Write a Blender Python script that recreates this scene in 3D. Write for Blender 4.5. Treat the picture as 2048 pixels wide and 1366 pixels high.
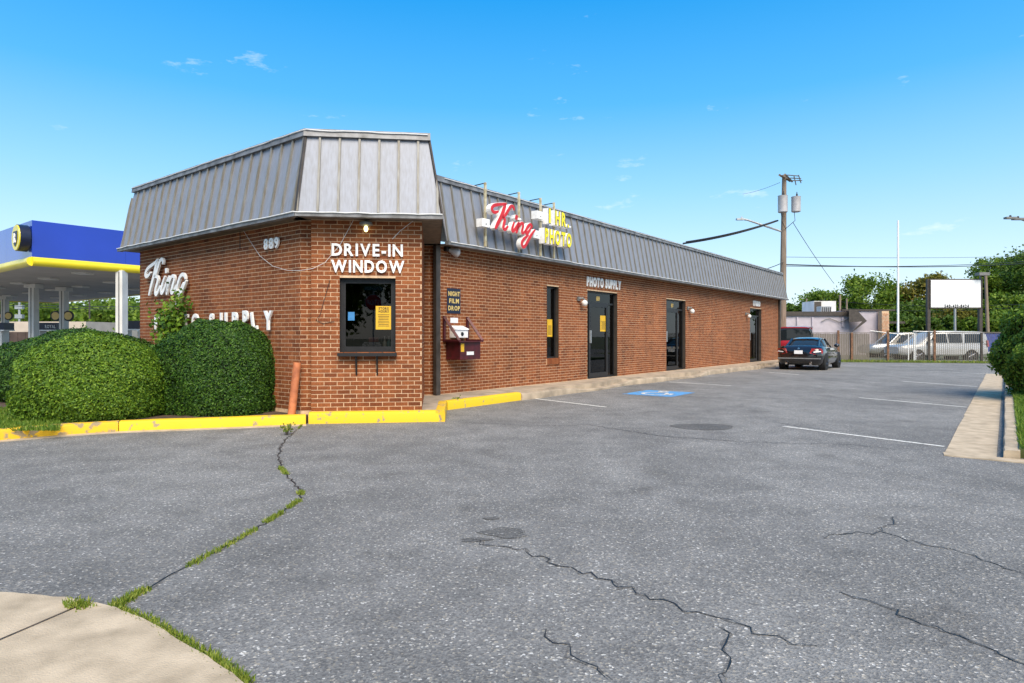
import bpy, math, random
import numpy as np
from mathutils import Vector, Matrix
R = math.radians
random.seed(7); rng = np.random.default_rng(7)
for o in list(bpy.data.objects): bpy.data.objects.remove(o)
scn = bpy.context.scene
col = scn.collection
# ------------------------------------------------------------ camera
FPX, HZ, CAMZ = 1267.0, 672.0, 1.38
cam = bpy.data.cameras.new('camera'); camo = bpy.data.objects.new('camera', cam); col.objects.link(camo)
camo.location = (0, 0, CAMZ); camo.rotation_euler = (R(90), 0, 0)
cam.sensor_width = 36.0; cam.lens = FPX/2048*36.0
cam.shift_y = -(683-HZ)/2048; cam.clip_start = .05; cam.clip_end = 3000
scn.camera = camo
# ------------------------------------------------------------ world, sun, exposure
SUN_EL, SUN_AZ = 46.0, 165.0          # azimuth clockwise from +Y (view direction)
w = bpy.data.worlds.new('World'); scn.world = w; w.use_nodes = True
nt = w.node_tree; nt.nodes.clear()
out = nt.nodes.new('ShaderNodeOutputWorld'); bg = nt.nodes.new('ShaderNodeBackground')
sky = nt.nodes.new('ShaderNodeTexSky'); sky.sky_type = 'NISHITA'; sky.sun_disc = False
sky.sun_elevation = R(SUN_EL); sky.sun_rotation = R(SUN_AZ); sky.altitude = 300
sky.air_density = 1.0; sky.dust_density = 1.6; sky.ozone_density = 1.6
hs = nt.nodes.new('ShaderNodeHueSaturation'); hs.inputs['Saturation'].default_value = 1.35; hs.inputs['Hue'].default_value = .499
tc = nt.nodes.new('ShaderNodeTexCoord')
# thin cirrus wisps high above
mp = nt.nodes.new('ShaderNodeMapping'); mp.inputs['Scale'].default_value = (2.2, 2.2, 7.0)
cn = nt.nodes.new('ShaderNodeTexNoise'); cn.inputs['Scale'].default_value = 3.0; cn.inputs['Detail'].default_value = 7; cn.inputs['Roughness'].default_value = .62
cr = nt.nodes.new('ShaderNodeValToRGB'); cr.color_ramp.elements[0].position = .63; cr.color_ramp.elements[1].position = .84
mx = nt.nodes.new('ShaderNodeMixRGB'); mx.inputs['Color2'].default_value = (4.2, 4.5, 4.7, 1)
bg.inputs['Strength'].default_value = .14
nt.links.new(tc.outputs['Generated'], mp.inputs['Vector']); nt.links.new(mp.outputs[0], cn.inputs['Vector'])
nt.links.new(cn.outputs['Fac'], cr.inputs['Fac']); nt.links.new(cr.outputs['Color'], mx.inputs['Fac'])
sx_n = nt.nodes.new('ShaderNodeSeparateXYZ'); nt.links.new(tc.outputs['Generated'], sx_n.inputs[0])
er = nt.nodes.new('ShaderNodeValToRGB'); ee = er.color_ramp.elements
ee[0].position = 0; ee[0].color = (3.3,3.75,4.1,1); ee[1].position = 1; ee[1].color = (.45,1.25,2.9,1)
for p_, c_0 in ((.10,(2.6,3.45,4.1)), (.22,(1.35,2.8,4.1)), (.34,(.35,2.0,3.9)), (.47,(.02,1.45,3.6))): k_ = ee.new(p_); k_.color = (*c_0,1)
nt.links.new(sx_n.outputs['Z'], er.inputs['Fac'])
hz_ = nt.nodes.new('ShaderNodeMixRGB'); hz_.inputs['Fac'].default_value = .78
nt.links.new(sky.outputs[0], hs.inputs['Color']); nt.links.new(hs.outputs[0], hz_.inputs['Color1']); nt.links.new(er.outputs['Color'], hz_.inputs['Color2']); nt.links.new(hz_.outputs[0], mx.inputs['Color1'])
nt.links.new(mx.outputs[0], bg.inputs['Color']); nt.links.new(bg.outputs[0], out.inputs['Surface'])
sl = bpy.data.lights.new('sun', 'SUN'); sl.energy = 2.9; sl.angle = R(44); sl.color = (1, .88, .70)
so = bpy.data.objects.new('sun', sl); col.objects.link(so)
sd = Vector((math.sin(R(SUN_AZ))*math.cos(R(SUN_EL)), math.cos(R(SUN_AZ))*math.cos(R(SUN_EL)), math.sin(R(SUN_EL))))
so.rotation_euler = sd.to_track_quat('Z', 'Y').to_euler(); so.location = (0, -20, 30)
vs = scn.view_settings; vs.view_transform = 'Standard'; vs.look = 'None'; vs.exposure = .95; vs.gamma = 1.0

# ------------------------------------------------------------ helpers
def gp(px, py, z=0.0):
    """point of the horizontal plane z seen at photo position px,py"""
    t = (z-CAMZ)*FPX/(HZ-py); return ((px-1024)/FPX*t, t, z)
def at(px, py, Y): return ((px-1024)/FPX*Y, Y, CAMZ+(HZ-py)/FPX*Y)
class Frame:
    def __init__(s, o, d, n): s.o, s.d, s.n = o, d, n
    def P(s, u, z, off=0.0): return (s.o[0]+s.d[0]*u+s.n[0]*off, s.o[1]+s.d[1]*u+s.n[1]*off, z)
    def uz(s, px, py, off=0.0):
        rx = (px-1024)/FPX
        t = (s.o[0]*s.n[0]+s.o[1]*s.n[1]+off)/(rx*s.n[0]+s.n[1])
        return ((rx*t-s.o[0])*s.d[0]+(t-s.o[1])*s.d[1], CAMZ+(HZ-py)/FPX*t)
class MB:
    def __init__(s): s.v, s.f = [], []
    def add(s, v, f):
        b = len(s.v); s.v += [tuple(p) for p in v]; s.f += [tuple(i+b for i in q) for q in f]; return s
    def hexa(s, p):   # 8 points: bottom 4 ccw, top 4 ccw
        return s.add(p, [(3,2,1,0),(4,5,6,7),(0,1,5,4),(1,2,6,5),(2,3,7,6),(3,0,4,7)])
    def box(s, c, d):
        x,y,z = c; a,b,e = d[0]/2,d[1]/2,d[2]/2
        return s.hexa([(x-a,y-b,z-e),(x+a,y-b,z-e),(x+a,y+b,z-e),(x-a,y+b,z-e),(x-a,y-b,z+e),(x+a,y-b,z+e),(x+a,y+b,z+e),(x-a,y+b,z+e)])
    def fbox(s, F, u0, u1, z0, z1, o0, o1):   # box in a wall frame
        P = F.P
        return s.hexa([P(u0,z0,o1),P(u1,z0,o1),P(u1,z0,o0),P(u0,z0,o0),P(u0,z1,o1),P(u1,z1,o1),P(u1,z1,o0),P(u0,z1,o0)])
    def prism(s, a, b):   # two matching loops
        n = len(a)
        return s.add(list(a)+list(b), [tuple(range(n-1,-1,-1)), tuple(range(n,2*n))]+[(i,(i+1)%n,n+(i+1)%n,n+i) for i in range(n)])
    def tube(s, pts, r, n=6, cap=True):
        pts = [Vector(p) for p in pts]; rr = r if isinstance(r,(list,tuple)) else [r]*len(pts)
        vv, ff = [], []
        for i, p in enumerate(pts):
            t = (pts[min(i+1,len(pts)-1)]-pts[max(i-1,0)]).normalized()
            a = t.cross(Vector((0,0,1)));
            if a.length < 1e-3: a = Vector((1,0,0))
            a.normalize(); b = t.cross(a)
            for k in range(n):
                an = 2*math.pi*k/n; vv.append(p+a*(math.cos(an)*rr[i])+b*(math.sin(an)*rr[i]))
        for i in range(len(pts)-1):
            for k in range(n): ff.append((i*n+k, i*n+(k+1)%n, (i+1)*n+(k+1)%n, (i+1)*n+k))
        if cap: ff += [tuple(range(n-1,-1,-1)), tuple(range((len(pts)-1)*n, len(pts)*n))]
        return s.add(vv, ff)
    def lathe(s, o, ax, prof, n=16):   # prof: (distance along axis, radius)
        ax = Vector(ax).normalized(); a = ax.cross(Vector((0,0,1)))
        if a.length < 1e-3: a = Vector((1,0,0))
        a.normalize(); b = ax.cross(a); o = Vector(o); vv, ff = [], []
        for d, r in prof:
            for k in range(n):
                an = 2*math.pi*k/n; vv.append(o+ax*d+(a*math.cos(an)+b*math.sin(an))*max(r,1e-4))
        for i in range(len(prof)-1):
            for k in range(n): ff.append((i*n+k, i*n+(k+1)%n, (i+1)*n+(k+1)%n, (i+1)*n+k))
        ff += [tuple(range(n-1,-1,-1)), tuple(range((len(prof)-1)*n, len(prof)*n))]
        return s.add(vv, ff)
    def ball(s, c, r, n=12, m=8, sc=(1,1,1)):
        vv=[]; ff=[]
        for i in range(m+1):
            t = math.pi*i/m
            for k in range(n):
                a = 2*math.pi*k/n; vv.append((c[0]+r*sc[0]*math.sin(t)*math.cos(a), c[1]+r*sc[1]*math.sin(t)*math.sin(a), c[2]+r*sc[2]*math.cos(t)))
        for i in range(m):
            for k in range(n): ff.append((i*n+k, (i+1)*n+k, (i+1)*n+(k+1)%n, i*n+(k+1)%n))
        return s.add(vv, ff)
    def loft(s, secs, closed=True):
        n = len(secs[0]); vv = [p for q in secs for p in q]; ff = []
        for i in range(len(secs)-1):
            for k in range(n if closed else n-1): ff.append((i*n+k, i*n+(k+1)%n, (i+1)*n+(k+1)%n, (i+1)*n+k))
        if closed: ff += [tuple(range(n-1,-1,-1)), tuple(range((len(secs)-1)*n, len(secs)*n))]
        return s.add(vv, ff)
def wloc(o):
    v = Vector((0,0,0))
    while o: v += o.location; o = o.parent
    return v
def link(name, me, m, parent=None, kind=None):
    o = bpy.data.objects.new(name, me); col.objects.link(o)
    if m and not me.materials: me.materials.append(m)
    if parent: o.parent = parent; o.location = -wloc(parent)
    if kind: o['kind'] = kind
    return o
def obj(name, mb, m, parent=None, smooth=False, kind=None):
    me = bpy.data.meshes.new(name); me.from_pydata(mb.v, [], mb.f); me.update()
    if smooth:
        me.polygons.foreach_set('use_smooth', [True]*len(me.polygons))
        try: me.set_sharp_from_angle(angle=R(38))
        except Exception: pass
    return link(name, me, m, parent, kind)
def fix(o):   # outward normals
    import bmesh
    bm = bmesh.new(); bm.from_mesh(o.data); bmesh.ops.recalc_face_normals(bm, faces=bm.faces); bm.to_mesh(o.data); bm.free(); return o
def tag(o, label, cat, group=None):
    o['label'] = label; o['category'] = cat
    if group: o['group'] = group
    return o
def thing(name, label, cat, loc, group=None):
    o = bpy.data.objects.new(name, None); col.objects.link(o); o.location = loc; o.empty_display_size = .2
    return tag(o, label, cat, group)
def quads(name, V, m, parent=None, kind=None, k=4):
    """V: (n,k,3) array of separate faces"""
    n = len(V); me = bpy.data.meshes.new(name)
    me.vertices.add(n*k); me.vertices.foreach_set('co', np.ascontiguousarray(V, dtype=np.float32).ravel())
    me.loops.add(n*k); me.loops.foreach_set('vertex_index', np.arange(n*k, dtype=np.int32))
    me.polygons.add(n); me.polygons.foreach_set('loop_start', np.arange(0, n*k, k, dtype=np.int32))
    me.update(calc_edges=True); me.validate()
    return link(name, me, m, parent, kind)

# ------------------------------------------------------------ materials
def mat(name, c, rough=.7, metal=0.0, var=.15, scale=6.0, bump=0.0, bscale=60.0, c2=None, spec=.5, stretch=None, coat=0.0, ramp=(.35,.68)):
    m = bpy.data.materials.new(name); m.use_nodes = True; t = m.node_tree; b = t.nodes['Principled BSDF']
    b.inputs['Roughness'].default_value = rough; b.inputs['Metallic'].default_value = metal
    b.inputs['Specular IOR Level'].default_value = spec; b.inputs['Coat Weight'].default_value = coat
    g = t.nodes.new('ShaderNodeNewGeometry'); mp = t.nodes.new('ShaderNodeMapping'); t.links.new(g.outputs['Position'], mp.inputs['Vector'])
    if stretch: mp.inputs['Scale'].default_value = stretch
    n = t.nodes.new('ShaderNodeTexNoise'); n.inputs['Scale'].default_value = scale; n.inputs['Detail'].default_value = 6
    t.links.new(mp.outputs[0], n.inputs['Vector'])
    x = t.nodes.new('ShaderNodeMixRGB'); c2 = c2 or tuple(v*(1-2*var) for v in c)
    x.inputs['Color1'].default_value = (*[v*(1+var) for v in c],1); x.inputs['Color2'].default_value = (*c2,1)
    rp = t.nodes.new('ShaderNodeValToRGB'); rp.color_ramp.elements[0].position = ramp[0]; rp.color_ramp.elements[1].position = ramp[1]
    t.links.new(n.outputs['Fac'], rp.inputs['Fac']); t.links.new(rp.outputs['Color'], x.inputs['Fac']); t.links.new(x.outputs[0], b.inputs['Base Color'])
    if bump:
        n2 = t.nodes.new('ShaderNodeTexNoise'); n2.inputs['Scale'].default_value = bscale; n2.inputs['Detail'].default_value = 4
        t.links.new(g.outputs['Position'], n2.inputs['Vector'])
        bp = t.nodes.new('ShaderNodeBump'); bp.inputs['Strength'].default_value = bump; bp.inputs['Distance'].default_value = .01
        t.links.new(n2.outputs['Fac'], bp.inputs['Height']); t.links.new(bp.outputs[0], b.inputs['Normal'])
    m['x'] = 1
    return m
def N(m): return m.node_tree.nodes, m.node_tree.links, m.node_tree.nodes['Principled BSDF']
def leafmat(name, a, b_, c, trans=.25):
    """three leaf colours picked per leaf"""
    m = bpy.data.materials.new(name); m.use_nodes = True; n, l, b = N(m)
    g = n.new('ShaderNodeNewGeometry'); r = n.new('ShaderNodeValToRGB')
    e = r.color_ramp.elements; e[0].color = (*a,1); e[0].position = 0; e[1].color = (*c,1); e[1].position = 1
    k = e.new(.55); k.color = (*b_,1)
    l.new(g.outputs['Random Per Island'], r.inputs['Fac']); l.new(r.outputs[0], b.inputs['Base Color'])
    b.inputs['Roughness'].default_value = .55; b.inputs['Specular IOR Level'].default_value = .3
    tr = n.new('ShaderNodeBsdfTranslucent'); l.new(r.outputs[0], tr.inputs['Color'])
    mxs = n.new('ShaderNodeMixShader'); mxs.inputs[0].default_value = trans
    o = n['Material Output']; l.new(b.outputs[0], mxs.inputs[1]); l.new(tr.outputs[0], mxs.inputs[2]); l.new(mxs.outputs[0], o.inputs['Surface'])
    return m
def glassmat(name, tint=(.02,.022,.025), ior=1.5, through=.55):
    m = bpy.data.materials.new(name); m.use_nodes = True; n, l, b = N(m)
    b.inputs['Base Color'].default_value = (*tint,1); b.inputs['Roughness'].default_value = .02; b.inputs['IOR'].default_value = ior
    if through > 0:
        tr = n.new('ShaderNodeBsdfTransparent'); gl = n.new('ShaderNodeBsdfGlossy'); gl.inputs['Roughness'].default_value = .015
        tr.inputs['Color'].default_value = (through,through,through,1)
        fr = n.new('ShaderNodeFresnel'); fr.inputs['IOR'].default_value = ior
        mxs = n.new('ShaderNodeMixShader'); l.new(fr.outputs[0], mxs.inputs[0]); l.new(tr.outputs[0], mxs.inputs[1]); l.new(gl.outputs[0], mxs.inputs[2])
        l.new(mxs.outputs[0], n['Material Output'].inputs['Surface'])
    return m
def brickmat():
    m = bpy.data.materials.new('brick'); m.use_nodes = True; n, l, b = N(m)
    g = n.new('ShaderNodeNewGeometry'); oi = n.new('ShaderNodeObjectInfo')
    ad = n.new('ShaderNodeMath'); ad.operation = 'ADD'; l.new(g.outputs['Random Per Island'], ad.inputs[0]); l.new(oi.outputs['Random'], ad.inputs[1])
    fr = n.new('ShaderNodeMath'); fr.operation = 'FRACT'; l.new(ad.outputs[0], fr.inputs[0])
    r = n.new('ShaderNodeValToRGB'); e = r.color_ramp.elements
    e[0].color = (.165,.050,.019,1); e[0].position = 0; e[1].color = (.315,.108,.038,1); e[1].position = 1
    for p, c in ((.10,(.215,.066,.024)), (.5,(.258,.082,.029)), (.85,(.285,.094,.033))): k = e.new(p); k.color = (*c,1)
    l.new(fr.outputs[0], r.inputs['Fac'])
    ns = n.new('ShaderNodeTexNoise'); ns.inputs['Scale'].default_value = 45; ns.inputs['Detail'].default_value = 5; l.new(g.outputs['Position'], ns.inputs['Vector'])
    nl = n.new('ShaderNodeTexNoise'); nl.inputs['Scale'].default_value = .9; nl.inputs['Detail'].default_value = 5; l.new(g.outputs['Position'], nl.inputs['Vector'])
    r2 = n.new('ShaderNodeValToRGB'); r2.color_ramp.elements[0].color = (.80,.77,.75,1); r2.color_ramp.elements[0].position = .3; r2.color_ramp.elements[1].color = (1.12,1.1,1.08,1); r2.color_ramp.elements[1].position = .62
    l.new(nl.outputs['Fac'], r2.inputs['Fac'])
    r3 = n.new('ShaderNodeValToRGB'); r3.color_ramp.elements[0].color = (.72,.72,.72,1); r3.color_ramp.elements[0].position = .3; r3.color_ramp.elements[1].color = (1.15,1.15,1.15,1); r3.color_ramp.elements[1].position = .7
    l.new(ns.outputs['Fac'], r3.inputs['Fac'])
    a = n.new('ShaderNodeMixRGB'); a.blend_type = 'MULTIPLY'; a.inputs[0].default_value = 1; l.new(r.outputs[0], a.inputs[1]); l.new(r2.outputs[0], a.inputs[2])
    c = n.new('ShaderNodeMixRGB'); c.blend_type = 'MULTIPLY'; c.inputs[0].default_value = 1; l.new(a.outputs[0], c.inputs[1]); l.new(r3.outputs[0], c.inputs[2])
    mp = n.new('ShaderNodeMapping'); mp.inputs['Scale'].default_value = (4,4,.3); l.new(g.outputs['Position'], mp.inputs['Vector'])
    nv = n.new('ShaderNodeTexNoise'); nv.inputs['Scale'].default_value = 1.3; nv.inputs['Detail'].default_value = 5; l.new(mp.outputs[0], nv.inputs['Vector'])
    r4 = n.new('ShaderNodeValToRGB'); r4.color_ramp.elements[0].color = (.80,.79,.78,1); r4.color_ramp.elements[0].position = .32; r4.color_ramp.elements[1].color = (1.06,1.06,1.06,1); r4.color_ramp.elements[1].position = .6
    l.new(nv.outputs['Fac'], r4.inputs['Fac']); c0 = c; c = n.new('ShaderNodeMixRGB'); c.blend_type = 'MULTIPLY'; c.inputs[0].default_value = 1; l.new(c0.outputs[0], c.inputs[1]); l.new(r4.outputs[0], c.inputs[2])
    l.new(c.outputs[0], b.inputs['Base Color']); b.inputs['Roughness'].default_value = .85; b.inputs['Specular IOR Level'].default_value = .25
    bp = n.new('ShaderNodeBump'); bp.inputs['Strength'].default_value = .5; bp.inputs['Distance'].default_value = .004; l.new(ns.outputs['Fac'], bp.inputs['Height']); l.new(bp.outputs[0], b.inputs['Normal'])
    return m
def asphaltmat(name, k=1.0):
    m = bpy.data.materials.new(name); m.use_nodes = True; n, l, b = N(m)
    g = n.new('ShaderNodeNewGeometry')
    def noise(sc, det=5):
        x = n.new('ShaderNodeTexNoise'); x.inputs['Scale'].default_value = sc; x.inputs['Detail'].default_value = det; l.new(g.outputs['Position'], x.inputs['Vector']); return x
    def ramp(src, stops):
        r = n.new('ShaderNodeValToRGB'); e = r.color_ramp.elements
        e[0].position, e[0].color = stops[0][0], (*stops[0][1],1); e[1].position, e[1].color = stops[-1][0], (*stops[-1][1],1)
        for p, c in stops[1:-1]: q = e.new(p); q.color = (*c,1)
        l.new(src, r.inputs['Fac']); return r
    vo = n.new('ShaderNodeTexVoronoi'); vo.inputs['Scale'].default_value = 95; l.new(g.outputs['Position'], vo.inputs['Vector'])
    sp = n.new('ShaderNodeSeparateColor'); l.new(vo.outputs['Color'], sp.inputs[0])
    stone = ramp(sp.outputs[0], [(0,(.135*k,.129*k,.121*k)),(.5,(.212*k,.203*k,.190*k)),(.86,(.268*k,.257*k,.238*k)),(.94,(.33*k,.29*k,.23*k)),(.975,(.50*k,.46*k,.40*k)),(1,(.66*k,.63*k,.58*k))])
    big = ramp(noise(.42,6).outputs['Fac'], [(.28,(.76,.76,.76)),(.5,(.98,.98,.98)),(.72,(1.16,1.16,1.16))])
    mid = ramp(noise(2.3,6).outputs['Fac'], [(.3,(.82,.82,.82)),(.7,(1.14,1.14,1.14))])
    spot = ramp(noise(1.15,7).outputs['Fac'], [(.26,(.84,.83,.82)),(.38,(1,1,1)),(1,(1,1,1))])
    mp = n.new('ShaderNodeMapping'); mp.inputs['Rotation'].default_value = (0,0,R(-38)); mp.inputs['Scale'].default_value = (1.1,.10,1); l.new(g.outputs['Position'], mp.inputs['Vector'])
    tn = n.new('ShaderNodeTexNoise'); tn.inputs['Scale'].default_value = 1.0; tn.inputs['Detail'].default_value = 4; l.new(mp.outputs[0], tn.inputs['Vector'])
    trk = ramp(tn.outputs['Fac'], [(.35,(.92,.92,.92)),(.65,(1.06,1.06,1.06))])
    fin = noise(240,2)
    a = n.new('ShaderNodeMixRGB'); a.blend_type = 'MULTIPLY'; a.inputs[0].default_value = 1; l.new(stone.outputs[0], a.inputs[1]); l.new(big.outputs[0], a.inputs[2])
    c = n.new('ShaderNodeMixRGB'); c.blend_type = 'MULTIPLY'; c.inputs[0].default_value = 1; l.new(a.outputs[0], c.inputs[1]); l.new(mid.outputs[0], c.inputs[2])
    for x_ in (spot, trk):
        c0 = c; c = n.new('ShaderNodeMixRGB'); c.blend_type = 'MULTIPLY'; c.inputs[0].default_value = 1; l.new(c0.outputs[0], c.inputs[1]); l.new(x_.outputs[0], c.inputs[2])
    l.new(c.outputs[0], b.inputs['Base Color']); b.inputs['Roughness'].default_value = .82; b.inputs['Specular IOR Level'].default_value = .35
    bp = n.new('ShaderNodeBump'); bp.inputs['Strength'].default_value = .7; bp.inputs['Distance'].default_value = .006
    ad = n.new('ShaderNodeMath'); ad.operation = 'ADD'; l.new(vo.outputs['Distance'], ad.inputs[0]); l.new(fin.outputs['Fac'], ad.inputs[1])
    l.new(ad.outputs[0], bp.inputs['Height']); l.new(bp.outputs[0], b.inputs['Normal'])
    return m
M = {}
M['asphalt'] = asphaltmat('asphalt'); M['patch'] = asphaltmat('asphalt_patch', .55)
M['brick'] = brickmat()
M['mortar'] = mat('mortar', (.66,.45,.28), .95, 0, .10, 14, .3, 90)
M['concrete'] = mat('concrete', (.42,.33,.235), .9, 0, .14, 3.0, .3, 120, c2=(.27,.215,.155))
M['concrete2'] = mat('concrete_pale', (.52,.41,.28), .9, 0, .12, 5.0, .5, 120, c2=(.38,.295,.195))
M['kerbyellow'] = mat('kerb_yellow', (.76,.50,.015), .7, 0, .06, 9, .35, 60, c2=(.36,.28,.16), ramp=(.60,.66))
M['kerbworn'] = mat('kerb_yellow_worn', (.74,.44,.015), .75, 0, .06, 9, .35, 60, c2=(.33,.25,.14), ramp=(.53,.60))
M['metal'] = mat('weathered_metal', (.275,.29,.335), .55, .25, .04, 3.0, .06, 40, c2=(.245,.253,.28), stretch=(11,11,.35))
M['seam'] = mat('stained_seam', (.235,.23,.215), .55, .25, .10, 4, 0, 40, c2=(.18,.16,.125), stretch=(6,6,.5))
M['fascia'] = mat('fascia_grey', (.23,.23,.235), .55, .3, .18, 5, .1, 40, c2=(.12,.115,.11))
M['brown'] = mat('bronze_trim', (.070,.056,.046), .5, .2, .15, 6)
M['soffit'] = mat('soffit_brown', (.17,.13,.095), .7, 0, .15, 8)
M['bronze'] = mat('bronze_frame', (.030,.029,.030), .4, .4, .1, 8)
M['glass'] = glassmat('window_glass', through=.28)
M['carglass'] = glassmat('car_glass', (.015,.02,.024), 1.5, 0)
M['dark'] = mat('dark_interior', (.018,.017,.016), .9, 0, .2, 3)
M['white'] = mat('white_paint', (.92,.91,.89), .55, 0, .02, 12, c2=(.80,.78,.75))
M['whiteline'] = mat('road_paint_white', (.70,.67,.60), .8, 0, .05, 22, .2, 90, c2=(.30,.29,.27), ramp=(.52,.64))
M['bluepaint'] = mat('road_paint_blue', (.075,.30,.60), .8, 0, .1, 9, .2, 90, c2=(.16,.22,.30), ramp=(.46,.66))
M['red'] = mat('sign_red', (.62,.018,.022), .35, 0, .08, 5)
M['yellow'] = mat('sign_yellow', (.88,.75,.01), .4, 0, .05, 5)
M['black'] = mat('black_edge', (.012,.012,.013), .5, 0, .1, 5)
M['maroon'] = mat('maroon_steel', (.085,.010,.014), .42, .1, .2, 9, c2=(.05,.010,.012))
M['navy'] = mat('navy_plate', (.010,.014,.038), .4, 0, .1, 5)
M['gold'] = mat('gold_letters', (.72,.52,.17), .5, 0, .05, 5)
M['poster'] = mat('poster_yellow', (.72,.42,.02), .6, 0, .05, 8)
M['cream'] = mat('cream_post', (.60,.54,.38), .6, .1, .15, 9, c2=(.38,.30,.15))
M['orange'] = mat('orange_pipe', (.52,.17,.065), .6, 0, .18, 8, .15, 50, c2=(.36,.11,.045))
M['opal'] = mat('opal_globe', (.80,.78,.74), .25, 0, .03, 8)
M['grey'] = mat('grey_fixture', (.20,.195,.185), .5, .2, .1, 8)
M['cable'] = mat('white_cable', (.72,.71,.69), .5, 0, .05, 8)
M['wire'] = mat('black_wire', (.02,.02,.022), .6, 0, .1, 8)
M['soil'] = mat('soil', (.09,.055,.035), .95, 0, .3, 9, .6, 30)
M['grassground'] = mat('grass_ground', (.085,.115,.025), .95, 0, .25, 3, .5, 40, c2=(.05,.06,.02))
M['terrain'] = mat('terrain', (.10,.12,.05), .95, 0, .25, .05, c2=(.13,.12,.09))
M['wood'] = mat('pole_wood', (.25,.19,.14), .85, 0, .2, 3, .4, 40, c2=(.15,.11,.08), stretch=(8,8,.4))
M['rust'] = mat('rusty_post', (.20,.10,.055), .85, 0, .25, 9)
M['slat'] = mat('fence_slat', (.19,.165,.135), .75, 0, .15, 7, c2=(.13,.11,.09), stretch=(10,10,.6))
M['galv'] = mat('galvanised', (.42,.43,.44), .45, .5, .1, 8)
M['transformer'] = mat('transformer_grey', (.50,.48,.48), .45, .1, .08, 6)
M['mauve'] = mat('mauve_block', (.47,.42,.46), .85, 0, .05, 3, .2, 30)
M['stone'] = mat('pier_brick', (.40,.19,.10), .9, 0, .3, 9, .4, 30, c2=(.55,.42,.30))
M['canopyblue'] = mat('canopy_blue', (.010,.045,.42), .22, 0, .05, .5, coat=.5)
M['canopyyellow'] = mat('canopy_yellow', (.82,.66,.02), .3, 0, .05, 1, coat=.3)
M['canopyunder'] = mat('canopy_ceiling', (.40,.37,.34), .6, 0, .06, 1)
M['column'] = mat('column_white', (.66,.64,.60), .5, 0, .06, 2)
M['beige'] = mat('beige_wall', (.50,.42,.34), .85, 0, .06, 1)
M['tanpanel'] = mat('brown_panel', (.07,.045,.035), .7, 0, .2, 1)
M['lightblue'] = mat('pale_roof', (.42,.55,.62), .5, .2, .05, 1)
M['carblack'] = mat('car_black', (.008,.008,.010), .18, .2, .1, 2, coat=1)
M['carwhite'] = mat('car_white', (.46,.46,.45), .25, 0, .04, 2, coat=.8)
M['carsilver'] = mat('car_silver', (.40,.41,.42), .28, .5, .05, 2, coat=.6)
M['carred'] = mat('car_red', (.36,.02,.035), .25, .1, .05, 2, coat=.8)
M['tyre'] = mat('tyre', (.014,.014,.014), .85, 0, .2, 20)
M['rim'] = mat('alloy_rim', (.34,.34,.35), .3, .8, .1, 20)
M['darkrim'] = mat('dark_alloy', (.07,.07,.075), .35, .7, .1, 20)
M['tail'] = mat('tail_lamp', (.42,.012,.012), .15, 0, .1, 8, coat=1)
M['chrome'] = mat('chrome', (.6,.6,.6), .12, 1, .02, 8)
M['plate'] = mat('plate_white', (.8,.8,.8), .5, 0, .03, 8)
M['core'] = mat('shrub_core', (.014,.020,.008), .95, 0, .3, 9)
M['bark'] = mat('bark', (.13,.10,.075), .95, 0, .25, 5, .5, 25)
M['yew1'] = leafmat('yew_dark', (.013,.044,.006), (.034,.094,.009), (.10,.20,.018), .16)
M['yew2'] = leafmat('yew_bright', (.045,.105,.010), (.105,.205,.014), (.24,.36,.03), .22)
M['shrub'] = leafmat('glossy_shrub', (.055,.125,.016), (.13,.24,.026), (.28,.40,.04), .3)
M['tree1'] = leafmat('tree_green', (.065,.12,.012), (.13,.22,.020), (.24,.33,.035), .4)
M['tree2'] = leafmat('tree_olive', (.085,.095,.014), (.17,.165,.022), (.26,.21,.035), .35)
M['tree3'] = leafmat('tree_dark', (.040,.085,.012), (.085,.155,.018), (.15,.23,.028), .4)
M['blade'] = leafmat('grass_blade', (.06,.13,.012), (.12,.22,.018), (.24,.30,.04), .25)
M['weed'] = leafmat('weed_blade', (.09,.15,.015), (.19,.26,.025), (.36,.36,.07), .25)
lamp = bpy.data.materials.new('lit_bulb'); lamp.use_nodes = True; nb = N(lamp)[2]
nb.inputs['Base Color'].default_value = (.9,.85,.5,1); nb.inputs['Emission Color'].default_value = (1,.85,.35,1); nb.inputs['Emission Strength'].default_value = 2.2
M['bulb'] = lamp

# ------------------------------------------------------------ layout of the building (metres, camera above the origin)
th = R(37.95); r_ = (math.sin(th), math.cos(th)); l_ = (-math.cos(th), math.sin(th))
c_ = ((r_[0]-l_[0])/math.sqrt(2), (r_[1]-l_[1])/math.sqrt(2)); b_ = (-c_[1], c_[0])
def add2(p, d, k): return (p[0]+d[0]*k, p[1]+d[1]*k)
A = (-3.19, 10.07); LB = 1.738; B = add2(A, c_, LB); DEP = 2.69; C = add2(B, b_, DEP); E = add2(C, c_, .26)
LR = 24.75; Fp = add2(E, r_, LR)
G = add2(add2(A, b_, .12), c_, -.19); LL = 6.02; H = add2(G, l_, LL)
neg = lambda d: (-d[0], -d[1])
FR = Frame(E, r_, neg(l_)); FF = Frame(A, c_, neg(b_)); FL = Frame(H, neg(l_), neg(r_)); FS = Frame(B, b_, c_); FE = Frame(C, c_, neg(b_))
FT = Frame(add2(G, c_, 0), c_, neg(b_))        # narrow return left of the drive-in face
Z0, ZT, ZD, ZTOP = .18, 3.25, 3.29, 4.61         # wall foot, wall head, drip edge, roof edge
CO = .06773; BL = .2032

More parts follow.
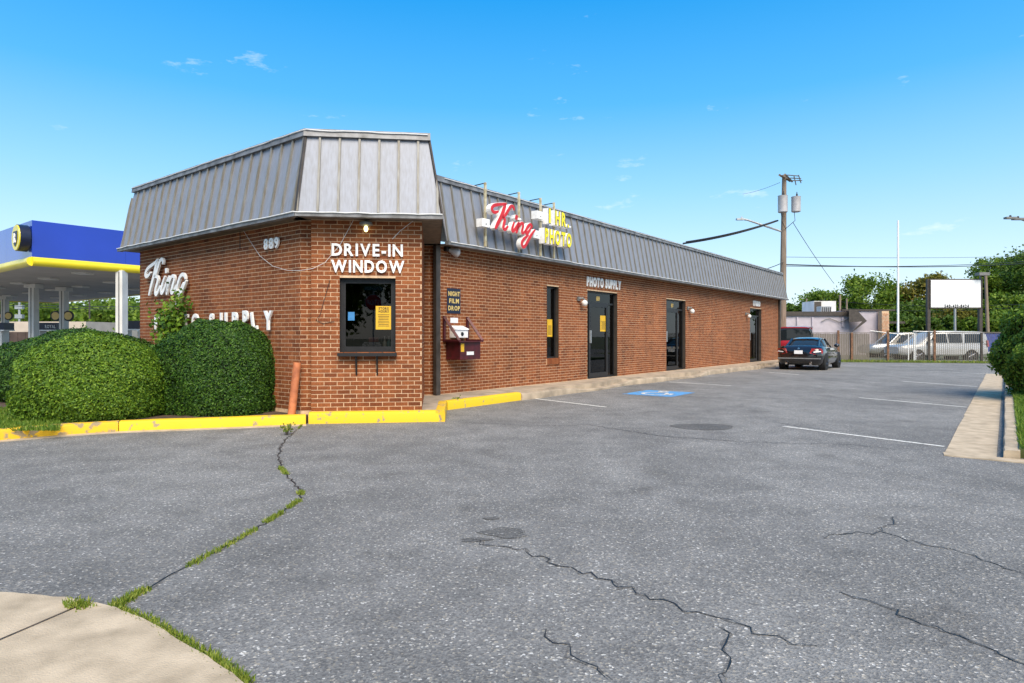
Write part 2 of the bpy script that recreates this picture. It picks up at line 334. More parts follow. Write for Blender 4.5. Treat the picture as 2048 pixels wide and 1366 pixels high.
# ------------------------------------------------------------ ground, kerbs, walks
def sheet(name, pts, z, m, kind='structure', parent=None):
    mb = MB(); mb.add([(p[0], p[1], z) for p in pts], [tuple(range(len(pts)))]); o = fix(obj(name, mb, m, parent, kind=kind))
    if o.data.polygons[0].normal.z < 0: o.data.flip_normals()
    return o
sheet('terrain', [(-900,-300),(900,-300),(900,1500),(-900,1500)], -.02, M['terrain'])
sheet('parking_lot', [(-70,-30),(60,-30),(60,36.2),(14,36.6),(-70,80)], 0, M['asphalt'])
def gpts(L, z=0): return [gp(x, y, z)[:2] for x, y in L]
def solid(name, poly, z0, z1, m, parent=None, kind=None, bev=.0):
    area = sum(poly[i][0]*poly[(i+1)%len(poly)][1]-poly[(i+1)%len(poly)][0]*poly[i][1] for i in range(len(poly)))
    if area < 0: poly = poly[::-1]
    mb = MB(); a = [(p[0],p[1],z0) for p in poly]; b = [(p[0],p[1],z1) for p in poly]; mb.prism(a, b)
    return obj(name, mb, m, parent, kind=kind)
def offset_line(L, d):
    out = []
    for i, p in enumerate(L):
        a = Vector(L[max(i-1,0)]); b = Vector(L[min(i+1,len(L)-1)]); t = (b-a).normalized(); out.append((p[0]-t.y*d, p[1]+t.x*d))
    return out
def dens(L, step=.25):
    out = []
    for a, b in zip(L[:-1], L[1:]):
        n = max(1, int(math.dist(a, b)/step))
        out += [(a[0]+(b[0]-a[0])*k/n, a[1]+(b[1]-a[1])*k/n) for k in range(n)]
    return out+[L[-1]]
def smooth(L, it=2):
    for _ in range(it):
        L = [L[0]]+[q for a, b in zip(L[:-1], L[1:]) for q in ((a[0]*.75+b[0]*.25, a[1]*.75+b[1]*.25), (a[0]*.25+b[0]*.75, a[1]*.25+b[1]*.75))]+[L[-1]]
    return L
def kerb(name, path, wid, h, m, parent=None, kind=None, z0=-.02, jit=.006, hs=None):
    """rounded kerb: front foot follows path, body lies to the left of the path direction"""
    path = dens(path, .18); ins = [(0,z0),(0.0,.75),(.012,.93),(.04,1.0),(wid-.02,1.0),(wid,.97),(wid,z0)]
    secs = []
    for i, p in enumerate(path):
        q = offset_line(path, 1.0)[i] if False else None
        a = Vector(path[max(i-1,0)]); b = Vector(path[min(i+1,len(path)-1)]); t = (b-a).normalized(); nx = (-t.y, t.x)
        hh = h if hs is None else hs(i/(len(path)-1)); j = random.uniform(-jit, jit)
        secs.append([(p[0]+nx[0]*(d+j*(k in (1,2,3))), p[1]+nx[1]*(d+j*(k in (1,2,3))), (f*hh if f > 0 else f)+random.uniform(-jit,jit)*.5*(f>.5)) for k, (d, f) in enumerate(ins)])
    mb = MB(); mb.loft(secs); return fix(obj(name, mb, m, parent, True, kind))
# planting bed with its yellow kerb
kpath = smooth(gpts([(-330,925),(-150,897),(0,881),(130,870),(250,862.5),(400,857.5),(520,852.5),(613,849)]), 2)
kpath_r = kpath[::-1]
i0 = min(range(len(kpath)), key=lambda i: abs(kpath[i][0]-gp(252,862)[0]))
kb = thing('yellow_kerb', 'long curved yellow painted kerb in front of the clipped hedges', 'kerb', (*kpath[-1], 0))
for seg, m in ((kpath[:i0+1], M['kerbworn']), (kpath[i0:], M['kerbyellow'])):
    s2 = seg[:]; s2[-1] = (s2[-1][0]-.012, s2[-1][1])
    kerb('kerb_stone', s2, .16, .15, m, kb)
gut = kpath; solid('gutter_strip', [(x,y) for x,y in offset_line(gut,-.16)]+[(x,y) for x,y in offset_line(gut,-.002)[::-1]], -.02, .006, M['concrete2'], kind='structure')
inner = offset_line(kpath, .16)
bed = inner+[add2(G,c_,.15), H, add2(H, l_, 3.5), (-14.5, 13.5)]
solid('planting_bed', bed, -.02, .12, M['soil'], kind='structure')
# pad round the drive-in block and walk along the right wall
K0 = gp(617,848)[:2]; K1 = gp(890,843.5)[:2]
K2 = add2(E, FR.n, 1.0); K2 = add2(K2, r_, -.75)
K3 = add2(add2(E, FR.n, .98), r_, 1.55)
bk = thing('yellow_kerb', 'straight yellow kerb at the foot of the drive-in window wall', 'kerb', (*K0, 0))
kerb('kerb_stone', dens([K0, (K1[0]-.02, K1[1])]), .15, .18, M['kerbyellow'], bk, jit=.004)
rk = thing('yellow_kerb', 'yellow kerb turning back along the walk beneath the film drop box', 'kerb', (*K1, 0))
kerb('kerb_stone', dens([K1, K2]), .15, .18, M['kerbworn'], rk)
kerb('kerb_stone', dens([add2(K2,r_,.02), K3]), .15, .17, M['kerbyellow'], rk)
def edge_h(t):
    s = t*23.0; h = .15
    for c0, w0 in ((3.6,1.5),(8.9,1.5),(18.2,1.6)): h -= .10*math.exp(-((s-c0)/w0)**4)
    return h
wk = thing('walk_edge', 'worn concrete walk edge dipping at the shop doors', 'kerb', (*K3, 0))
endp = add2(add2(E, FR.n, .98), r_, LR+.3)
epath = []
for k in range(60):
    t = k/59; p = (K3[0]+(endp[0]-K3[0])*t, K3[1]+(endp[1]-K3[1])*t); epath.append(add2(p, FR.n, .07*math.sin(t*21)+.05*math.sin(t*47+1)))
kerb('kerb_stone', epath, .2, .15, M['concrete'], wk, jit=.014, hs=edge_h)
pad = [add2(K0,b_,.14), add2(K1,b_,.14), add2(K1,b_,.3), add2(K2,neg(FR.n),.14), add2(K3,neg(FR.n),.14), add2(endp,neg(FR.n),.12), Fp, E, C, B, A]
pad = [add2(K0,b_,.145), add2(add2(K1,b_,.145),neg(c_),.14), add2(add2(K2,neg(FR.n),.145),neg(c_),.03), add2(K3,neg(FR.n),.145)]+[add2(p,neg(FR.n),.19) for p in epath[1:]]+[add2(Fp,r_,.3), add2(add2(Fp,r_,.3),l_,.6), add2(E,l_,.6), add2(C,b_,.4), add2(A,b_,.6), add2(A, c_, -.05)]
solid('sidewalk', pad, -.02, .172, M['concrete'], kind='structure')
# concrete slabs in the lower left corner
cs = gpts([(-260,1215),(0,1190),(130,1201),(215,1216),(300,1251),(400,1311),(480,1367),(560,1440),(300,1700),(-500,1700)])
cs = dens(cs[:8], .06)+cs[8:]; cs = [(x+random.uniform(-.006,.006), y+random.uniform(-.006,.006)) for x,y in cs]
sw = solid('front_sidewalk', cs, -.03, .018, M['concrete2'], kind='structure')
for a, b in (((-20,1297),(182,1209)),):
    p, q = gp(*a), gp(*b); mb = MB(); t = Vector((q[0]-p[0], q[1]-p[1])).normalized()*.005
    mb.add([(p[0]-t.y,p[1]+t.x,.0225),(q[0]-t.y,q[1]+t.x,.0225),(q[0]+t.y,q[1]-t.x,.0225),(p[0]+t.y,p[1]-t.x,.0225)], [(0,1,2,3)])
    o = fix(obj('slab_joint', mb, M['soil'], sw))
# gutter slabs, kerb and lawn on the right
g0 = gp(1887,905)[:2]
gR = lambda s, w: add2(add2(g0, r_, s), FR.n, w)
gs = thing('concrete_gutter', 'pale concrete gutter strip running along the right edge of the lot', 'gutter', (*g0, 0))
s = -.02
for L in (.95, 1.75, 1.75, 2.3, 3.0, 3.0, 3.5, 3.5):
    e = s+L-.012
    solid('slab', [gR(s,0+.02*random.random()), gR(e,.03*random.random()), gR(e,.50), gR(s,.50)], -.02, .008+.004*random.random(), M['concrete2'], gs); s += L
solid('slab', [gR(-.04,0), gR(-.04,2.6), gR(-.25,2.6), gR(-.25,.02)], -.02, .012, M['concrete2'], gs)
solid('dirt_strip', [gR(-.02,.502), gR(20,.502), gR(20,.57), gR(-.02,.57)], -.02, .005, M['asphalt'], kind='structure')
rk2 = thing('concrete_kerb', 'bare concrete kerb between the gutter strip and the lawn', 'kerb', (*gR(0,.7), 0))
kerb('kerb_stone', [gR(k*.5-.02, .56) for k in range(40)][::-1], .15, .10, M['concrete2'], rk2)
kerb('kerb_stone', [gR(-.10, .9), gR(-.10, 4.5)], .2, .13, M['concrete2'], rk2)
solid('lawn', [gR(.1,.70), gR(24,.70), gR(24,8), gR(.1,8)], -.02, .11, M['grassground'], kind='structure')
fz0, fz1 = gp(1560,721.5), gp(2120,728)
solid('grass_strip', [(fz0[0]-4,fz0[1]-.9), (fz1[0]+6,fz1[1]-1.0), (fz1[0]+6,fz1[1]+1.2), (fz0[0]-4,fz0[1]+1.2)], -.02, .03, M['grassground'], kind='structure')
# painted lines
def stripe(name, a, b, wid, m, z=.0045, label=None, cat=None, group=None):
    p, q = gp(*a)[:2], gp(*b)[:2]; t = Vector((q[0]-p[0], q[1]-p[1])).normalized(); n = (-t.y*wid/2, t.x*wid/2)
    L = dens([p, q], .12); l1 = [(x+n[0]*random.uniform(.75,1.1), y+n[1]*random.uniform(.75,1.1), z) for x, y in L]; l2 = [(x-n[0]*random.uniform(.75,1.1), y-n[1]*random.uniform(.75,1.1), z) for x, y in L]
    mb = MB(); k = len(L); mb.add(l1+l2, [(i, i+1, k+i+1, k+i) for i in range(k-1)]); o = fix(obj(name, mb, m))
    if o.data.polygons[0].normal.z < 0: o.data.flip_normals()
    return tag(o, label, cat, group)
GL = 'painted parking lines'
stripe('parking_line', (1567,853), (1889,893.5), .085, M['whiteline'], label='nearest white parking line, ending at the gutter strip on the right', cat='road marking', group=GL)
stripe('parking_line', (1718,795.5), (1933,814.5), .09, M['whiteline'], label='second nearest white parking line on the right side of the lot', cat='road marking', group=GL)
stripe('parking_line', (1803,762.5), (1954,773.5), .10, M['whiteline'], label='third white parking line from the front on the right', cat='road marking', group=GL)
stripe('parking_line', (1852,742.5), (1984,748), .10, M['whiteline'], label='farthest faded white parking line on the right near the fence', cat='road marking', group=GL)
stripe('parking_line', (1066,797), (1212,814.5), .09, M['whiteline'], label='white parking line starting at the end of the yellow kerb', cat='road marking', group=GL)
stripe('parking_line', (1338,764), (1462,771.5), .10, M['whiteline'], label='white parking line just beyond the blue wheelchair marking', cat='road marking', group=GL)
stripe('parking_line', (1538,745), (1598,749.5), .10, M['whiteline'], label='faded white parking line behind the black car', cat='road marking', group=GL)
# accessible bay marking
hc = Vector(gp(1318,786.8)[:2]); ha = Vector(r_); hb = Vector(FR.n)
def hp(x, y, z): v = hc+hb*x*1.0+ha*y; return (v.x, v.y, z)
hm = thing('wheelchair_marking', 'blue painted square with white wheelchair symbol on the asphalt', 'road marking', (hc.x, hc.y, 0))
mb = MB(); mb.add([hp(-.62,-.70,.0045),hp(.62,-.70,.0045),hp(.62,.70,.0045),hp(-.62,.70,.0045)], [(0,1,2,3)]); o = fix(obj('blue_square', mb, M['bluepaint'], hm))
if o.data.polygons[0].normal.z < 0: o.data.flip_normals()
def ribbon(mb, pts, wid, fn):
    pts = [Vector(p) for p in pts]; ws = wid if isinstance(wid, (list, tuple)) else [wid]*len(pts); L, Q = [], []
    for i, p in enumerate(pts):
        t = (pts[min(i+1,len(pts)-1)]-pts[max(i-1,0)]).normalized(); n = Vector((-t.y, t.x))*ws[i]/2; L.append(p+n); Q.append(p-n)
    k = len(pts); mb.add([fn(*p) for p in L+Q], [(i, i+1, k+i+1, k+i) for i in range(k-1)])
mb = MB(); f3 = lambda x, y: hp(x, y, .0085)
arc = [(.02+.34*math.cos(a), -.14+.34*math.sin(a)) for a in [R(d) for d in range(110, 400, 14)]]
ribbon(mb, arc, .085, f3); ribbon(mb, [(-.12,.42),(-.10,.10),(.18,.08),(.30,-.28),(.44,-.26)], .09, f3); ribbon(mb, [(-.11,.24),(.14,.24)], .07, f3)
ribbon(mb, [(-.12+.09*math.cos(a), .53+.09*math.sin(a)) for a in [R(d) for d in range(0, 361, 30)]], .10, f3)
fix(obj('wheelchair_symbol', mb, M['whiteline'], hm))
mb = MB(); pc = gp(1405,853.5); ring = [(pc[0]+.47*math.cos(a)*(1+.06*math.sin(5*a)), pc[1]+.34*math.sin(a)*(1+.08*math.sin(3*a)), .004) for a in [R(d) for d in range(0,360,12)]]
mb.add(ring, [tuple(range(len(ring)))]); tag(obj('asphalt_patch', mb, M['patch']), 'dark oval patch in the asphalt in the middle of the lot', 'patch')
# cracks
def crack(pts, w0, label, z=.0035, m=None, jit=.02):
    w0 *= .42; P = dens([gp(*p)[:2] for p in pts], .05); P = [(x+random.gauss(0,jit), y+random.gauss(0,jit)) for x, y in P]
    n = len(P); ws = [w0*random.uniform(.35,1.3)*(.35+.65*math.sin(math.pi*min(1,max(.0,(i+.6)/n)))**.5) for i in range(n)]
    mb = MB(); ribbon(mb, P, ws, lambda x, y: (x, y, z)); o = fix(obj('asphalt_crack', mb, m or M['black']))
    if o.data.polygons[0].normal.z < 0: o.data.flip_normals()
    Q = [(x+random.gauss(0,.012), y+random.gauss(0,.012)) for x, y in P]; mb = MB(); ribbon(mb, Q, [w*random.uniform(1.1,1.8)+.002 for w in ws], lambda x, y: (x, y, z-.0015)); e_ = fix(obj('crack_edge', mb, M.setdefault('stain', asphaltmat('oil_stain', .62)), o))
    if e_.data.polygons[0].normal.z < 0: e_.data.flip_normals()
    return tag(o, label, 'crack')
weedline = [(604,851),(570,880),(556,905),(560,935),(585,960),(603,985),(596,1003),(560,1028),(500,1066),(400,1120),(310,1168),(225,1216)]
crack(weedline, .035, 'long weedy crack winding from the yellow kerb to the front sidewalk', jit=.012)
crack([(945,1080),(1060,1105),(1130,1135),(1210,1158),(1290,1190),(1370,1215),(1450,1240),(1540,1275),(1640,1300)], .022, 'long dark crack crossing the middle foreground asphalt')
crack([(1680,1190),(1760,1212),(1850,1245),(1950,1285),(2060,1335)], .02, 'dark crack running into the lower right corner')
crack([(1640,1075),(1700,1068),(1758,1064),(1810,1078),(1880,1095),(1960,1115),(2060,1158)], .018, 'forked crack in the asphalt at right foreground')
crack([(1758,1064),(1775,1052),(1790,1035)], .014, 'short branch rising from the forked crack at right')
crack([(1445,1262),(1455,1300),(1462,1330),(1455,1370)], .02, 'short crack running down to the bottom edge right of centre')
crack([(1080,1262),(1130,1290),(1165,1320),(1210,1360)], .014, 'thin crack at the bottom edge near the centre')
crack([(930,845),(1060,852),(1180,850),(1320,872),(1500,885),(1700,889),(1850,905)], .016, 'thin crack crossing the lot below the oval patch')
crack([(1520,838),(1580,850),(1640,858),(1720,864)], .016, 'thin crack above the nearest parking line')
# oil stains
for (a, b, sx, sy, lb) in ((1010,1066,.16,.10,'brown oil stain in the centre foreground asphalt'), (985,1037,.06,.04,'small brown oil spot above the larger stain'), (950,1080,.10,.04,'faint oil smear left of the brown stain')):
    c = gp(a, b); mb = MB(); ring = [(c[0]+sx*math.cos(t)*(1+.25*math.sin(3*t+a)+.12*math.sin(7*t)), c[1]+sy*math.sin(t)*(1+.3*math.sin(2*t+b)), .0035) for t in [R(d) for d in range(0,360,10)]]
    mb.add(ring, [tuple(range(len(ring)))]); tag(obj('oil_stain', mb, M['stain'] if 'stain' in M else M.setdefault('stain', asphaltmat('oil_stain', .62))), lb, 'stain')

# ------------------------------------------------------------ the brick building
bld = thing('brick_building', 'long one storey brick shop with grey metal mansard roof', 'building', (*A, 0))
walls = {}
rest_v, rest_f = [], []
cand = []
def wall(name, F, L, holes, z0=Z0, z1=ZT, bricks=True, e0=0.0, e1=0.0):
    us = sorted({0.0, L}|{h[0] for h in holes}|{h[1] for h in holes}); zs = sorted({z0-.2, z1}|{h[2] for h in holes}|{h[3] for h in holes})
    mb = MB()
    for a, b in zip(us[:-1], us[1:]):
        for c, d in zip(zs[:-1], zs[1:]):
            if any(h[0]-1e-6 <= a and b <= h[1]+1e-6 and h[2]-1e-6 <= c and d <= h[3]+1e-6 for h in holes): continue
            mb.add([F.P(a,c),F.P(b,c),F.P(b,d),F.P(a,d)], [(0,1,2,3)])
    rvs = []
    for h in holes:   # reveals
        rv_ = MB(); rvs.append(rv_)
        u0,u1,c,d = h[:4]; D = -.14
        rv_.add([F.P(u0,c),F.P(u0,d),F.P(u0,d,D),F.P(u0,c,D)],[(0,1,2,3)]); rv_.add([F.P(u1,c),F.P(u1,d),F.P(u1,d,D),F.P(u1,c,D)],[(0,1,2,3)])
        rv_.add([F.P(u0,d),F.P(u1,d),F.P(u1,d,D),F.P(u0,d,D)],[(0,1,2,3)]); rv_.add([F.P(u0,c),F.P(u1,c),F.P(u1,c,D),F.P(u0,c,D)],[(0,1,2,3)])
    wo = obj(name, mb, M['mortar'], bld); walls[name] = wo
    for rv_ in rvs: obj('reveal', rv_, M['brown'], wo)
    nrow = int((z1-z0)/CO+.5)
    for i in range(nrow):
        c = z0+i*CO+.0055; d = c+CO-.011
        if d > z1+.02: break
        u = -BL*(.5 if i % 2 else 0)-e0
        while u < L+e1:
            a, b = max(u+.0055, -e0), min(u+BL-.0055, L+e1); u += BL
            segs = [(a, b)]
            for h in holes:
                if h[2] < d-.02 and h[3] > c+.02:
                    ns = []
                    for x, y in segs:
                        if y <= h[0] or x >= h[1]: ns.append((x,y)); continue
                        if x < h[0]-.02: ns.append((x,h[0]))
                        if y > h[1]+.02: ns.append((h[1],y))
                    segs = ns
            for x, y in segs:
                if y-x > .02: cand.append((name, F, x, y, c, d, random.uniform(.0025,.0045)))
    return wo
def hole(F, xl, xr, yt, yb, ref='l'):
    u0, _ = F.uz(xl, 650); u1, _ = F.uz(xr, 650); zt = F.uz(xl, yt)[1]; zb = F.uz(xl, yb)[1]; return [u0, u1, zb, zt]
hd1 = hole(FR, 1174.5, 1234.5, 580.5, 756); hd1[2] = Z0
hd2 = hole(FR, 1332.5, 1371, 597.6, 740); hd2[2] = Z0; hd2[3] = hd1[3]
hd3 = hole(FR, 1499.8, 1522.5, 616.7, 724); hd3[2] = Z0; hd3[3] = hd1[3]
hw = hole(FR, 1093.5, 1117.5, 571.5, 717.5)
hv = hole(FF, 679.3, 791.3, 555.3, 706)
wall('front_wall', FF, LB, [hv], e0=.006, e1=.006)
wall('right_wall', FR, LR, [hw, hd1, hd2, hd3], e1=.006)
wall('left_wall', FL, LL, [], e0=.006, e1=.0)
wall('side_wall', FS, DEP, [])
wall('corner_wall', FE, .26, [])
wall('return_wall', FT, .19, [])
BK = add2(Fp, l_, 5.9); BK2 = H
FB1 = Frame(Fp, l_, r_); wall('end_wall', FB1, 5.756, [])
mb = MB(); P2 = add2(H, r_, 28.1)
mb.add([(*H,0),(*P2,0),(*P2,ZT),(*H,ZT)], [(0,1,2,3)]); obj('back_wall', mb, M['mortar'], bld)
def brick_mesh(F, x, y, c, d, pr):
    P = F.P; return ([P(x,c,-.01),P(y,c,-.01),P(y,d,-.01),P(x,d,-.01),P(x,c,pr),P(y,c,pr),P(y,d,pr),P(x,d,pr)],
                     [(4,5,6,7),(0,1,5,4),(1,2,6,5),(2,3,7,6),(3,0,4,7)])
front = [k for k in cand if k[0] == 'front_wall']
full = [k for k in front if abs((k[3]-k[2])-(BL-.011)) < .004][:300]
fid = set(map(id, full))
stdm = None
for k in full:    # nearest bricks: objects of their own, one shared mesh
    _, F, x, y, c, d, pr = k
    if stdm is None:
        ww, hh = BL-.011, CO-.011; v = [(-ww/2,-hh/2,-.01),(ww/2,-hh/2,-.01),(ww/2,hh/2,-.01),(-ww/2,hh/2,-.01),(-ww/2,-hh/2,.0035),(ww/2,-hh/2,.0035),(ww/2,hh/2,.0035),(-ww/2,hh/2,.0035)]
        stdm = bpy.data.meshes.new('brick'); stdm.from_pydata(v, [], [(4,5,6,7),(0,1,5,4),(1,2,6,5),(2,3,7,6),(3,0,4,7)]); stdm.materials.append(M['brick'])
    o = bpy.data.objects.new('brick', stdm); col.objects.link(o); o.parent = walls['front_wall']
    p = Vector(F.P((x+y)/2, (c+d)/2, random.uniform(-.001,.0015)))
    o.matrix_basis = Matrix(((F.d[0],0,F.n[0],p.x),(F.d[1],0,F.n[1],p.y),(0,1,0,p.z),(0,0,0,1))) @ Matrix.Rotation(random.gauss(0,.004),4,'Z')
mb = MB()
for k in cand:
    if id(k) not in fid: mb.add(*brick_mesh(*k[1:]))
obj('brickwork', mb, M['brick'], bld, kind='stuff')
# sill bricks of the slim window

u0, u1, zb, zt = hw


mb = MB(); mb.fbox(FR, u0-.02, u1+.02, zb-.155, zb-.002, -.1, .02); slo = obj('window_sill', mb, M['mortar'], bld)
k = u0-.015
while k < u1+.0:
    mb = MB(); mb.fbox(FR, k, k+.062, zb-.15, zb+.004, -.1, .032); obj('brick', mb, M['brick'], slo); k += .072
# mansard roof
OV, INS = .34, .245-.34
roof_parts = []
rf = bpy.data.objects.new('roof', None); col.objects.link(rf); rf.parent = bld; rf.location = (0,0,ZD)
def clip(poly, a, b, c):    # keep a*x+b*y<=c
    out = []
    for i in range(len(poly)):
        p, q = poly[i], poly[(i+1)%len(poly)]; fp, fq = a*p[0]+b*p[1]-c, a*q[0]+b*q[1]-c
        if fp <= 0: out.append(p)
        if fp*fq < 0: t = fp/(fp-fq); out.append((p[0]+(q[0]-p[0])*t, p[1]+(q[1]-p[1])*t))
    return out
def mansard(F, ub0, ub1, ut0, ut1, first=.0, ov=OV, pitch=.305):
    """face from the drip edge (overhang ov) up to the roof edge; ub/ut: ends along the frame at bottom/top"""
    run = .245; Hh = ZTOP-ZD; slope = math.hypot(run, Hh)
    def P(s, h, o=0.0):   # h 0..1 up the slope, o proud of it
        nz = run/slope; no = Hh/slope; return F.P(s, ZD+Hh*h+o*nz, ov-run*h+o*no)
    la = (ub0, ut0); lb = (ub1, ut1)
    def trap(x0, x1, h0=0.0, h1=1.0):
        pl = [(x0,h0),(x1,h0),(x1,h1),(x0,h1)]
        pl = clip(pl, -1, la[1]-la[0], -la[0]); pl = clip(pl, 1, -(lb[1]-lb[0]), lb[0]); return pl
    k = min(ub0, ut0)+first-pitch
    while k < max(ub1, ut1):
        pl = trap(k+.001, k+pitch-.001)
        if len(pl) > 2:
            mb = MB(); j = random.uniform(-.002,.002)
            mb.prism([P(x,h,-.02) for x,h in pl], [P(x,h,.0+j) for x,h in pl]); roof_parts.append(fix(obj('roof_panel', mb, M['metal'], rf)))
        pl = trap(k-.017, k+.017, .0, 1.0)
        if len(pl) > 2:
            mb = MB(); mb.prism([P(x,h,-.01) for x,h in pl], [P(x,h,.034) for x,h in pl]); fix(obj('roof_seam', mb, M['seam'], rf))
        k += pitch
    # roof-edge cap and drip fascia
    mb = MB()
    mb.hexa([F.P(ut0-.03,ZTOP-.10,ov-.245+.075),F.P(ut1+.03,ZTOP-.10,ov-.245+.075),F.P(ut1+.03,ZTOP-.10,ov-.5),F.P(ut0-.03,ZTOP-.10,ov-.5),F.P(ut0-.03,ZTOP+.02,ov-.245+.055),F.P(ut1+.03,ZTOP+.02,ov-.245+.055),F.P(ut1+.03,ZTOP+.02,ov-.5),F.P(ut0-.03,ZTOP+.02,ov-.5)])
    obj('roof_cap', mb, M['fascia'], rf)
    mb = MB(); mb.fbox(F, ub0-.01, ub1+.01, ZD-.075, ZD-.004, ov-.06, ov+.045); obj('drip_edge', mb, M['fascia'], rf)
t22 = math.tan(R(22.5))
Lf0 = -OV*t22; Lt0 = -(OV-.245)*t22
mansard(FF, Lf0-.02, LB+.33, Lt0-.02, LB+.33-.22, first=.32)
FLu = LL+.0   # left face measured from far end
hipL = Vector(FF.P(Lf0-.02, 0, OV)[:2]); uL = (hipL.x-H[0])*FL.d[0]+(hipL.y-H[1])*FL.d[1]
offL = (hipL.x-H[0])*FL.n[0]+(hipL.y-H[1])*FL.n[1]
hipT = Vector(FF.P(Lt0-.02, 0, OV-.245)[:2]); uT = (hipT.x-H[0])*FL.d[0]+(hipT.y-H[1])*FL.d[1]
mansard(FL, -.28, uL, -.28+.2, uT, first=.15, ov=offL)
mansard(FR, -.05, LR+.42, -.05-.1, LR+.42-.22, first=.12)
# return of the drive-in mansard (plain brown side) and soffits
mb = MB()
def q(*p): mb.add(p, [tuple(range(len(p)))])
sR = LB+.33
q(FF.P(sR,ZD-.07,OV+.0), FF.P(sR,ZD-.07,-DEP+.35), FF.P(sR,ZD,-DEP+.35), FF.P(sR,ZD,OV))
q(FF.P(sR,ZD,OV), FF.P(sR,ZD,-DEP+.2), FF.P(sR-.22,ZTOP,-DEP+.2), FF.P(sR-.22,ZTOP,OV-.245))
fix(obj('mansard_return', mb, M['brown'], rf))
mb = MB(); mb.tube([FF.P(sR,ZD-.02,OV+.01), FF.P(sR-.22,ZTOP,OV-.235)], .022, 5); obj('corner_trim', mb, M['brown'], rf)
hb0, hb1 = FF.P(Lf0-.02,ZD,OV+.01), FF.P(Lt0-.02,ZTOP,OV-.235)
mb = MB(); mb.tube([hb0, hb1], .03, 5); obj('hip_trim', mb, M['brown'], rf)
mb = MB()
zs = ZD-.055
mb.add([FF.P(Lf0,zs,OV),FF.P(sR,zs,OV),FF.P(sR,zs,-.1),FF.P(-.3,zs,-.1)], [(0,1,2,3)])
mb.add([FF.P(LB-.05,zs,-.1),FF.P(sR,zs,-.1),FF.P(sR,zs,-DEP),FF.P(LB-.05,zs,-DEP)], [(0,1,2,3)])
mb.add([FL.P(-.28,zs,offL),FL.P(uL,zs,offL),FL.P(LL+.1,zs,-.1),FL.P(-.28,zs,-.1)], [(0,1,2,3)])
mb.add([FR.P(-.05,zs,OV),FR.P(LR+.42,zs,OV),FR.P(LR+.42,zs,-.2),FR.P(-.4,zs,-.2)], [(0,1,2,3)])
obj('soffit', mb, M['soffit'], rf)
mb = MB(); top = [FF.P(Lt0,ZTOP-.06,OV-.3), FF.P(sR-.25,ZTOP-.06,OV-.3), FF.P(sR-.25,ZTOP-.06,-DEP+.2), FR.P(-.1,ZTOP-.06,0), FR.P(LR+.2,ZTOP-.06,0), (*add2(Fp,l_,5.7),ZTOP-.06), (*add2(H,r_,.1),ZTOP-.06)]
mb.add(top, [tuple(range(len(top)))]); fix(obj('roof_deck', mb, M['grey'], rf))
# far end and left end closures of the mansard
mb = MB(); q(FR.P(LR+.42,ZD-.06,OV), FR.P(LR+.42,ZD-.06,-5.8), FR.P(LR+.2,ZTOP,-5.8), FR.P(LR+.2,ZTOP,OV-.245)); obj('end_closure', mb, M['metal'], rf)
mb = MB(); q(FL.P(-.28,ZD-.06,offL), FL.P(-.28,ZD-.06,-3), FL.P(-.08,ZTOP,-3), FL.P(-.08,ZTOP,offL-.245)); obj('end_closure', mb, M['metal'], rf)
# downspouts
mb = MB(); u, _ = FR.uz(874, 640); mb.fbox(FR, -.12, .0, Z0, ZD-.05, .012, .10); obj('downspout', mb, M['brown'], bld)
mb = MB(); mb.fbox(FR, LR-.13, LR-.0, Z0, ZD-.05, .01, .10); obj('downspout', mb, M['brown'], bld)
# openings
def glazing(name, F, h, parts, handle=None, back=.9, transom=None):
    """door or window set 0.10 back in the wall; parts: (u0,u1,z0,z1) panes as fractions"""
    u0,u1,z0,z1 = h; d = -.10
    e = bpy.data.objects.new(name, None); col.objects.link(e); e.parent = bld; p = F.P((u0+u1)/2, z0, d); e.location = Vector(p)-wloc(bld)
    fr = .045
    mb = MB(); mb.fbox(F,u0,u0+fr,z0,z1,d-.05,d); mb.fbox(F,u1-fr,u1,z0,z1,d-.05,d); mb.fbox(F,u0+fr,u1-fr,z1-fr,z1,d-.05,d); mb.fbox(F,u0+fr,u1-fr,z0,z0+fr,d-.05,d)
    obj('frame', mb, M['bronze'], e)
    mb = MB(); mb.fbox(F,u0,u1,z0,z1,d-back,d-back+.02); mb.fbox(F,u0-.02,u0,z0,z1,d-back,d-.06); mb.fbox(F,u1,u1+.02,z0,z1,d-back,d-.06); mb.fbox(F,u0,u1,z1,z1+.02,d-back,d-.06); mb.fbox(F,u0,u1,z0-.02,z0,d-back,d-.06)
    obj('interior', mb, M['dark'], e)
    return e
def rails(e, F, u0,u1,z0,z1, wd, d0, d1, name='stile', m=None):
    mb = MB(); mb.fbox(F,u0,u0+wd,z0,z1,d0,d1); mb.fbox(F,u1-wd,u1,z0,z1,d0,d1); mb.fbox(F,u0+wd,u1-wd,z1-wd,z1,d0,d1); mb.fbox(F,u0+wd,u1-wd,z0,z0+wd*1.6,d0,d1)
    obj(name, mb, m or M['bronze'], e)
def pane(e, F, u0,u1,z0,z1,d, name='pane'):
    mb = MB(); mb.add([F.P(u0,z0,d),F.P(u1,z0,d),F.P(u1,z1,d),F.P(u0,z1,d)], [(0,1,2,3)]); return obj(name, mb, M['glass'], e)
def poster(F, px0, px1, py0, py1, off, nlines, title=True):
    a, zt = F.uz(px0, py0, off); b2, zb = F.uz(px1, py1, off); mb = MB(); mb.fbox(F, a, b2, zb, zt, off-.004, off); return a, b2, zb, zt
ew = glazing('drive_in_window', FF, hv, None, back=1.6)
rails(ew, FF, hv[0]+.045, hv[1]-.045, hv[2]+.045, hv[3]-.045, .035, -.145, -.108, 'sash')
pane(ew, FF, hv[0]+.08, hv[1]-.08, hv[2]+.08, hv[3]-.08, -.125)
